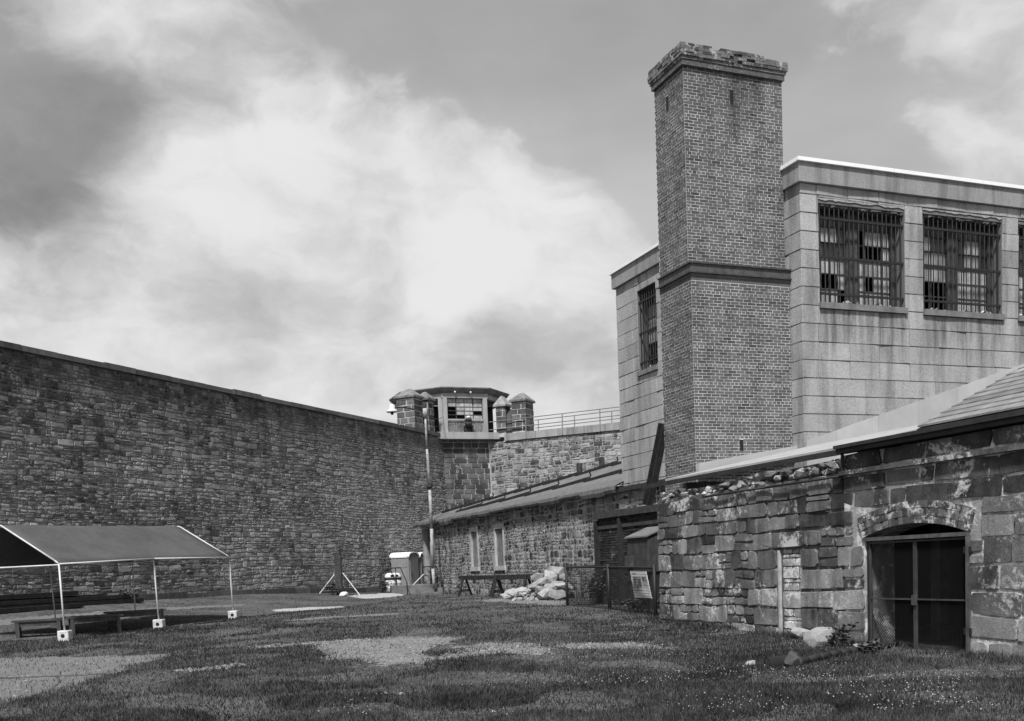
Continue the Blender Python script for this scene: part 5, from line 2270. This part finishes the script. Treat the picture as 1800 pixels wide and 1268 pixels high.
# ------------------------------------------------------------------ wire gate, board post and braces by the left wall
wg = thing('wire_gate', 'light wire mesh gate panel standing near the dark wall', 'gate', gpt(556, 1050))
pa, pb = at_depth(519, 1052, 51.5), at_depth(592, 1046, 53.5)
ga, gb = gz(pa.x, pa.y), gz(pb.x, pb.y)
ta, tb = at_depth(518, 993, 51.5), at_depth(590, 992.5, 53.5)
mb = MB()
mb.tube(Vector((pa.x, pa.y, ga)), ta, .03, 6)
mb.tube(Vector((pb.x, pb.y, gb)), tb, .03, 6)
mb.tube(ta, tb, .025, 6)
mb.tube(Vector((pa.x, pa.y, ga + .1)), Vector((pb.x, pb.y, gb + .1)), .025, 6)
obj('gate_frame', mb, 'grey_wire', wg)
mb = MB()
for i in range(1, 30):
    t = i / 30
    b_ = Vector((pa.x, pa.y, ga + .1)).lerp(Vector((pb.x, pb.y, gb + .1)), t)
    c_ = ta.lerp(tb, t)
    mb.beam(b_, c_, .006, .006, up=X)
for i in range(1, 22):
    t = i / 22
    mb.beam(Vector((pa.x, pa.y, ga + .1)).lerp(ta, t), Vector((pb.x, pb.y, gb + .1)).lerp(tb, t), .006, .006)
obj('wire_mesh', mb, 'grey_wire', wg, kind='stuff')
bp = gpt(596, 1046)
tb2 = thing('board_post', 'tall rough wooden board post between two white braces', 'post', bp)
dep = bp.y
hpt = at_depth(596, 973, dep)
mb = MB()
mb.box((bp.x, bp.y, (bp.z + hpt.z) / 2), .26, .1, hpt.z - bp.z + .1, ax=(Vector((.97, .2, 0)), Vector((-.2, .97, 0)), Z))
obj('board', mb, 'dark_wood', tb2)
mb = MB()
mb.box((bp.x + .18, bp.y + .05, (bp.z + hpt.z) / 2 + .1), .08, .1, hpt.z - bp.z + .3, ax=(Vector((.97, .2, 0)), Vector((-.2, .97, 0)), Z), tone=.2)
obj('slat', mb, 'black_wood', tb2)
for (x0, y0, x1, y1, lab) in ((561.5, 1042, 588, 1010, 'white brace pole leaning from the left to the board post'),
                              (632.5, 1041, 602.5, 1007.5, 'white brace pole leaning from the right to the board post'),
                              (712, 1043, 745, 1009.5, 'white pole propped before the portable toilets')):
    dd = dep if x0 < 700 else 55.8
    a_ = at_depth(x0, y0, dd - .3)
    a_.z = min(a_.z, gz(a_.x, a_.y) + .02)
    mb = MB()
    mb.tube(a_, at_depth(x1, y1, dd), .03, 6)
    o = obj('brace_pole', mb, 'white_block', loc=a_)
    tag(o, lab, 'pole')
mb = MB()
c_ = gpt(604, 1048)
rocky(mb, c_ + Z * .08, .2, rng, (1.2, 1, .7), .9)
o = obj('footing_block', mb, 'white_block', loc=c_)
tag(o, 'small pale block at the foot of the board post', 'block')

# ------------------------------------------------------------------ portable toilets and drum bins
ctoil = at_depth(721, 1040, 58)
ctoil.z = gz(ctoil.x, ctoil.y)
toil = thing('portable_toilet', 'grey portable toilet with white roof nearest the drum bins', 'portable toilet', ctoil, -WAZ, 'portable toilets by the wall')
# local frame: x = out into the yard (door side at x=0), y = along the wall
TWd, TDp, THt = 1.12, 1.15, 1.95
mb = MB()
mb.box((-TDp / 2, TWd / 2, THt / 2 + .06), TDp, TWd, THt)
obj('toilet_body', mb, 'toilet_wall', toil, loc=ctoil, local=True)
mb = MB()
mb.box((-TDp / 2, -.006, .78), TDp * .78, .02, .9)
mb.box((-TDp / 2, -.006, 1.62), TDp * .78, .02, .45)
obj('side_panel', mb, 'toilet_wall', toil, loc=ctoil, local=True)
mb = MB()
mb.beam((-TDp * .85, -.02, .12), (-TDp * .2, -.02, .42), .03, .06, up=Y)
mb.beam((-TDp * .2, -.02, .12), (-TDp * .85, -.02, .42), .03, .06, up=Y)
obj('side_brace', mb, 'toilet_wall', toil, loc=ctoil, local=True)
mb = MB()
pts = [(.0, .1, .08), (.0, TWd - .1, .08), (.0, TWd - .1, 1.9)]
for i in range(9):
    t = math.pi * i / 8
    pts.append((.0, TWd / 2 + (TWd / 2 - .1) * math.cos(t), 1.9 + .26 * math.sin(t)))
pts.append((.0, .1, 1.9))
pts = pts[:3] + pts[4:-2] + [pts[-1]]
mb.prism(pts, (.035, 0, 0))
d1 = obj('door', mb, 'toilet_wall', toil, loc=ctoil, local=True)
mb = MB()
mb.box((.05, .22, 1.05), .03, .06, .22)
obj('door_handle', mb, 'sash', d1, loc=ctoil, local=True)
mb = MB()
mb.box((-TDp / 2, TWd / 2, .03), TDp + .06, TWd + .06, .08)
obj('base', mb, 'black_wood', toil, loc=ctoil, local=True)
mb = MB()
prof = []
for i in range(11):
    t = math.pi * i / 10
    prof.append((TWd / 2 - (TWd / 2 + .05) * math.cos(t), 2.02 + .25 * math.sin(t) ** .8))
pts = [(.07, p[0], p[1]) for p in prof] + [(.07, p[0] * .94 + .03, p[1] - .06) for p in prof[::-1]]
mb.prism(pts, (-TDp - .14, 0, 0))
mb.box((-TDp / 2 - .02, TWd / 2, 2.0), TDp - .06, TWd + .08, .08)
obj('roof', mb, 'toilet_roof', toil, loc=ctoil, local=True)
p2 = ctoil + WU * 1.28
p2.z = gz(p2.x, p2.y)
dup(toil, p2, -WAZ, 'second grey portable toilet half hidden behind the shed corner')

cc = gpt(688, 1042)
cc = at_depth(687.5, 1041, 56.3)
cc.z = gz(cc.x, cc.y)
can = thing('drum_bin', 'pale ribbed drum bin with domed lid, outer of the pair', 'bin', cc, .5, 'drum bins beside the portable toilets')
mb = MB()
mb.lathe((0, 0, 0), [(.29, 0), (.3, .02), (.3, .25), (.315, .27), (.3, .29), (.3, .5), (.315, .52), (.3, .54), (.3, .76)], 18)
obj('drum', mb, 'can_body', can, loc=cc, local=True, smooth=True)
mb = MB()
mb.lathe((0, 0, 0), [(.325, .74), (.33, .80), (.31, .81)], 18)
obj('drum_rim', mb, 'black_and_shade', can, loc=cc, local=True)
mb = MB()
mb.lathe((0, 0, 0), [(.32, .815), (.31, .9), (.27, 1.0), (.17, 1.08), (.05, 1.1)], 18)
ld = obj('lid', mb, 'can_lid', can, loc=cc, local=True, smooth=True)
mb = MB()
mb.box((.0, -.285, .93), .2, .05, .13)
obj('flap', mb, 'black_and_shade', ld, loc=cc, local=True)
cc2 = at_depth(697, 1040.5, 56.7)
cc2.z = gz(cc2.x, cc2.y)
dup(can, cc2, .25, 'pale ribbed drum bin with domed lid, next to the toilet')


# ------------------------------------------------------------------ sawhorse barricades
def aframe(par, c, ax, hgt, loc):
    """one A of a barricade: two legs and a tie"""
    side = Vector((-ax.y, ax.x, 0))
    for sgn in (-1, 1):
        mbx = MB()
        mbx.beam(c + side * (sgn * .34) - Z * .02, c + Z * hgt + side * (sgn * .03), .07, .1, up=ax)
        obj('leg', mbx, 'black_wood', par, loc=loc)
    mbx = MB()
    mbx.beam(c + side * -.25 + Z * .26, c + side * .25 + Z * .26, .03, .13, up=Z)
    obj('tie', mbx, 'black_wood', par, loc=loc)


for (pA, pB, r0, r1, lab) in ((Vector((-2.5, 48.6)), Vector((-.95, 45.5)), 1.3, 2.2, 'long black sawhorse barricade along the shed wall'),
                              (Vector((-.85, 43.9)), Vector((.42, 42.3)), .22, .45, 'short black sawhorse barricade beside the pile of pale stones')):
    d_ = (pB - pA).normalized()
    d3 = Vector((d_.x, d_.y, 0))
    zA, zB = gz(pA.x, pA.y), gz(pB.x, pB.y)
    loc = Vector((pA.x, pA.y, zA))
    h_ = thing('sawhorse', lab, 'barricade', loc, 0, 'black sawhorse barricades')
    aframe(h_, Vector((pA.x, pA.y, zA)), d3, .92, loc)
    aframe(h_, Vector((pB.x, pB.y, zB)), d3, .92, loc)
    mb = MB()
    mb.beam(Vector((pA.x, pA.y, zA + .86)) - d3 * r0 * .4, Vector((pB.x, pB.y, zB + .86)) + d3 * r1, .05, .2)
    obj('rail', mb, 'black_wood', h_, loc=loc)

# ------------------------------------------------------------------ pile of pale stones
rs = random.Random(5)
PILE = [(944, 1015, 8.5, 'rounded pale stone at the left shoulder of the stone pile'), (957, 1022, 10, 'broad pale stone in the middle of the pile, under the crest'),
        (968, 1012, 10, 'pale stone left of the highest one on the pile'), (981, 1006, 11, 'highest pale stone on the pile by the black fence'),
        (992, 1016, 9, 'pale stone touching the black fence post near the top of the pile'), (939, 1030, 9, 'pale stone behind the leg of the short sawhorse'),
        (949, 1038, 9, 'pale stone just right of the sawhorse foot'), (966, 1036, 11, 'large wedge shaped stone at the front of the pile'),
        (979, 1029, 9, 'shaded stone in the hollow of the pile'), (989, 1033, 11, 'squarish pale stone low on the right of the pile'),
        (961, 1044, 11, 'long flat stone slanting at the foot of the pile'), (978, 1048, 12, 'flat slab lowest on the right of the pile'),
        (913, 1040, 9, 'pale stone seen between the legs of the short sawhorse'), (902, 1043, 9, 'grey stone lying left between the sawhorse legs'),
        (892, 1047, 8, 'small pale stone farthest left of the pile'), (972, 1020, 9, 'pale stone at the centre of the pile'),
        (930, 1040, 7, 'small stone between pile and sawhorse leg')]
for (x, y, r_, lab) in PILE:
    top = (1050 - y) / 50.0
    dd = 38.4 + 2.2 * top if x > 935 else 40.5
    c_ = at_depth(x, y, dd)
    rr = r_ * dd / FPX * 1.15
    g_ = gz(c_.x, c_.y)
    mb = MB()
    rocky(mb, c_, rr, rs, (1.35, 1.1, .78), rs.uniform(.1, .9), rot=rs.uniform(-.6, .6), rough=.3, npts=22)
    o = obj('pale_stone', mb, 'pile_stone', loc=c_)
    tag(o, lab, 'stone', 'pale stones piled by the fence')
mb = MB()
for i in range(190):
    x, y = rs.uniform(900, 998), rs.uniform(1012, 1057)
    top = (1050 - y) / 50.0
    c_ = at_depth(x, y, 38.9 + 2.2 * top)
    if y < 1012 + abs(x - 980) * .45:
        continue
    rocky(mb, c_ - Z * .05, rs.uniform(.03, .12), rs, (1.3, 1.1, .8), rs.uniform(.0, .8), npts=12)
o = obj('stone_rubble', mb, 'pile_stone')
o['kind'] = 'stuff'
tag(o, 'small broken stones between the larger stones of the pile', 'rubble')
o['kind'] = 'stuff'

# ------------------------------------------------------------------ boulder, pipe, stump near the gate
c_ = gpt(1441, 1136)
mb = MB()
rocky(mb, c_ + Z * .13, .24, random.Random(8), (1.3, 1, .85), .6, rot=.2, rough=.13, npts=46)
o = obj('boulder', mb, 'boulder', loc=c_)
tag(o, 'single pale boulder in the grass left of the gate', 'boulder')
for (x, y, r_, lab) in ((1408, 1122, .17, 'flat stone lying at the foot of the wall left of the boulder'), (1385, 1112, .13, 'small stone at the sill of the walled up doorway'),
                        (1512, 1142, .09, 'little pale stone at the left gate post'), (1318, 1170, .07, 'small white stone lying alone in the grass before the pipe'),
                        (707, 1223, .045, 'tiny white pebble in the near grass')):
    c_ = gpt(x, y)
    mb = MB()
    rocky(mb, c_ + Z * r_ * .4, r_, random.Random(int(x)), (1.4, 1, .7), .7)
    o = obj('loose_stone', mb, 'boulder', loc=c_)
    tag(o, lab, 'stone')
pA, pB = gpt(1400, 1172), gpt(1575, 1136)
mb = MB()
n_ = 10
d_ = (pB - pA)
pts = []
for i in range(n_ + 1):
    p = pA + d_ * (i / n_)
    pts.append(Vector((p.x, p.y, gz(p.x, p.y) + .06)))
mb.path(pts, .055, 10)
o = thing('iron_pipe', 'dark iron pipe lying in the grass in front of the gate', 'pipe', pA)
obj('pipe', mb, 'black_wood', o, smooth=True)
mb = MB()
mb.tube(pts[0] - d_.normalized() * .06, pts[0] + d_.normalized() * .06, .1, 12)
obj('flange', mb, 'dark_wood', o, smooth=True)
c_ = gpt(1399, 1171)
mb = MB()
rocky(mb, c_ + Vector((-.06, -.1, .07)), .14, random.Random(21), (1.0, .9, 1.15), .6, npts=30)
o = obj('tree_stump', mb, 'bench_wood', loc=c_)
tag(o, 'weathered grey stump at the end of the iron pipe', 'stump')
c_ = gpt(1370, 1172)
mb = MB()
dirp = Vector((1, .25, 0)).normalized()
prevr = None
for r_ in (.12, .105):
    mb.tube(c_ + dirp * -.2 + Z * .03, c_ + dirp * .12 + Z * .05, r_, 20, caps=(r_ == .105))
o = obj('drain_pipe', mb, 'black_and_shade', loc=c_, smooth=True)
tag(o, 'short black drain pipe half buried left of the stump', 'pipe')


# ------------------------------------------------------------------ weeds
def weed(loc, h, spread, n, rng_, label, grp=None, leafl=.09):
    t_ = thing('weed_plant', label, 'plant', loc, 0, grp)
    ms, ml = MB(), MB()
    for i in range(n):
        a_ = rng_.uniform(0, 6.28)
        tip = Vector((math.cos(a_) * spread * rng_.random(), math.sin(a_) * spread * rng_.random(), h * rng_.uniform(.5, 1)))
        base = Vector((tip.x * .25, tip.y * .25, -.02))
        midp = (base + tip) * .5 + Vector((0, 0, .12 * h))
        ms.beam(loc + base, loc + midp, .008, .008, up=X)
        ms.beam(loc + midp, loc + tip, .006, .006, up=X)
        for k in range(9):
            t = rng_.uniform(.25, 1)
            p = (base.lerp(midp, t * 2) if t < .5 else midp.lerp(tip, t * 2 - 1))
            a2 = rng_.uniform(0, 6.28)
            d = Vector((math.cos(a2), math.sin(a2), rng_.uniform(-.3, .5))).normalized()
            s_ = d.cross(Vector((rng_.uniform(-1, 1), rng_.uniform(-1, 1), 1))).normalized()
            L = leafl * rng_.uniform(.6, 1.3)
            w = L * .32
            q_ = loc + p
            ml.add([q_, q_ + d * L * .5 + s_ * w, q_ + d * L, q_ + d * L * .5 - s_ * w], [(0, 1, 2, 3)], rng_.random())
    obj('stems', ms, 'leaf', t_)
    obj('foliage', ml, 'leaf', t_)


rw = random.Random(77)
weed(gpt(1478, 1138), .42, .34, 16, rw, 'bushy dark weed between the boulder and the gate')
weed(gpt(1530, 1150), .3, .25, 10, rw, 'low weed growing at the left gate post')
weed(Vector((2.35, 32.2, .33)), 1.3, .7, 34, rw, 'tall shrub behind the mesh fence beside the brick lean-to', None, .13)
weed(Vector((3.2, 27.4, .3)), .45, .5, 24, rw, 'leafy weeds under the information sign', None, .11)
weed(Vector((3.75, 26.2, .28)), .5, .4, 18, rw, 'ferny weeds at the left end of the low stone wall', None, .12)
weed(gpt(672, 1043), .9, .6, 26, rw, 'dark bush against the wall left of the drum bins', None, .14)
weed(gpt(586, 1046), .8, .45, 18, rw, 'dark weeds at the foot of the board post', None, .12)
weed(gpt(830, 1040), .7, .5, 20, rw, 'scrub at the shed wall behind the long sawhorse', None, .12)
weed(gpt(222, 1060), .6, .5, 20, rw, 'scrub at the end of the stacked timbers', None, .12)
weed(bw(16.3, 53.2, .3), 1.6, .6, 24, rw, 'straggly shrub at the concrete steps', None, .13)

# ------------------------------------------------------------------ grass
rgn = np.random.default_rng(5)


def grass(n):
    xs = rgn.uniform(-420, 2150, n * 2)
    ys = 1036 + (1340 - 1036) * rgn.uniform(0, 1, n * 2) ** .9
    P, Hh, Wd, T = [], [], [], []
    for x, y in zip(xs, ys):
        d = ray(x, y)
        if d.z > -2:
            continue
        t = (.2 - EYE.z) / d.z
        px_, py_ = d.x * t, d.y * t
        if py_ > 68 or py_ < 6.5 or abs(px_) > 40:
            continue
        z = gz(px_, py_)
        t = (z - EYE.z) / d.z
        px_, py_ = d.x * t, d.y * t
        if py_ > 68:
            continue
        a_ = px_ * BN.x + py_ * BN.y
        b_ = px_ * BU.x + py_ * BU.y
        if (a_ > AW - .03 and b_ < 21.5) or (a_ > APN and b_ < 29.3) or a_ > AB - .03:
            continue
        m_ = (px_ - C0.x) * WM.x + (py_ - C0.y) * WM.y
        if m_ < .05:
            continue
        skip = False
        for (poly, rag, bald) in PATCHES:
            if abs(px_ - poly[0][0]) < 14 and abs(py_ - poly[0][1]) < 22:
                if in_patch(poly, rag, px_ + rgn.normal(0, .13), py_ + rgn.normal(0, .2)):
                    if rgn.random() > .05:
                        skip = True
                    break
        if skip:
            continue
        thin = mnoise.noise(Vector((px_ * .7, py_ * .7, 2.0)))
        if thin + .5 * mnoise.noise(Vector((px_ * .23, py_ * .23, 12.0))) < -.22 and rgn.random() < .72:
            continue
        near_wall = (AW - a_ < .5 and b_ < 22) or (AB - a_ < .5) or m_ < .6
        P.append((px_, py_, gz(px_, py_)))
        k = 1.0 + .6 * thin + (.9 if near_wall else 0)
        Hh.append(rgn.uniform(.028, .075) * k)
        Wd.append((.0032 + .00036 * py_) * rgn.uniform(.7, 1.3))
        T.append(rgn.uniform(0, 1) ** 1.3 + .25 * thin)
        if len(P) >= n:
            break
    P = np.array(P)
    Hh, Wd, T = np.array(Hh), np.array(Wd), np.array(T)
    m_ = len(P)
    a = rgn.uniform(0, 2 * np.pi, m_)
    l = rgn.uniform(0, 2 * np.pi, m_)
    dx_ = np.stack([np.cos(a), np.sin(a), np.zeros(m_)], 1) * Wd[:, None]
    ln = np.stack([np.cos(l), np.sin(l), np.zeros(m_)], 1) * (Hh * rgn.uniform(.1, .9, m_))[:, None]
    up = np.zeros((m_, 3))
    up[:, 2] = Hh
    base = P - np.array([0, 0, .008])
    v = np.empty((m_ * 3, 3), np.float32)
    v[0::3] = base - dx_
    v[1::3] = base + dx_
    v[2::3] = P + up + ln
    me = bpy.data.meshes.new('grass')
    me.vertices.add(m_ * 3)
    me.vertices.foreach_set('co', v.ravel())
    me.loops.add(m_ * 3)
    me.loops.foreach_set('vertex_index', np.arange(m_ * 3, dtype=np.int32))
    me.polygons.add(m_)
    me.polygons.foreach_set('loop_start', np.arange(0, m_ * 3, 3, dtype=np.int32))
    at = me.attributes.new('tone', 'FLOAT', 'POINT')
    at.data.foreach_set('value', np.repeat(T, 3).astype(np.float32))
    me.update()
    me.validate()
    me.materials.append(MT['grass'])
    o = bpy.data.objects.new('grass', me)
    COL.objects.link(o)
    tag(o, 'short uneven grass covering the prison yard', 'grass')
    o['kind'] = 'stuff'


grass(330000)


def clover():
    mb = MB()
    n = 0
    while n < 1100:
        x, y = rgn.uniform(950, 1800), rgn.uniform(1070, 1260)
        if rgn.random() < .08:
            x, y = rgn.uniform(560, 960), rgn.uniform(1210, 1268)
        p = gpt(x, y)
        if p is None or mnoise.noise(Vector((p.x * .6, p.y * .6, 4.0))) < .02:
            n += .2
            continue
        a_ = p.x * BN.x + p.y * BN.y
        if a_ > AW - .05:
            continue
        r = rgn.uniform(.005, .010)
        c = p + Z * rgn.uniform(.05, .1)
        mb.add([c + X * r, c + Y * r, c - X * r, c - Y * r, c + Z * r * 1.2, c - Z * r], [(0, 1, 4), (1, 2, 4), (2, 3, 4), (3, 0, 4), (1, 0, 5), (2, 1, 5), (3, 2, 5), (0, 3, 5)], rgn.random())
        n += 1
    o = obj('clover_flowers', mb, 'clover')
    tag(o, 'tiny white clover heads scattered through the grass', 'flowers')
    o['kind'] = 'stuff'


clover()


def pebbles():
    mb = MB()
    n = 0
    tries = 0
    polys = [p for p in PATCHES if p[1] >= .135]
    while n < 3600 and tries < 60000:
        tries += 1
        poly, rag, _ = polys[int(rgn.integers(len(polys)))]
        x0, x1 = min(p[0] for p in poly), max(p[0] for p in poly)
        y0, y1 = min(p[1] for p in poly), max(p[1] for p in poly)
        x, y = rgn.uniform(x0 - .4, x1 + .4), rgn.uniform(y0 - .5, y1 + .5)
        if not in_patch(poly, rag, x + rgn.normal(0, .12), y + rgn.normal(0, .15)):
            continue
        r = rgn.uniform(.008, .03) * (1 + .5 * (rgn.random() < .1))
        c = Vector((x, y, gz(x, y) + .008))
        a = rgn.uniform(0, 3.1)
        u, v = Vector((math.cos(a), math.sin(a), 0)) * r * 1.3, Vector((-math.sin(a), math.cos(a), 0)) * r
        mb.add([c + u, c + v, c - u, c - v, c + Z * r * .8], [(0, 1, 4), (1, 2, 4), (2, 3, 4), (3, 0, 4)], rgn.uniform(-.2, 1.2))
        n += 1
    o = obj('pebbles', mb, 'gravel')
    tag(o, 'small stones strewn over the bare gravel patches', 'pebbles')
    o['kind'] = 'stuff'


pebbles()
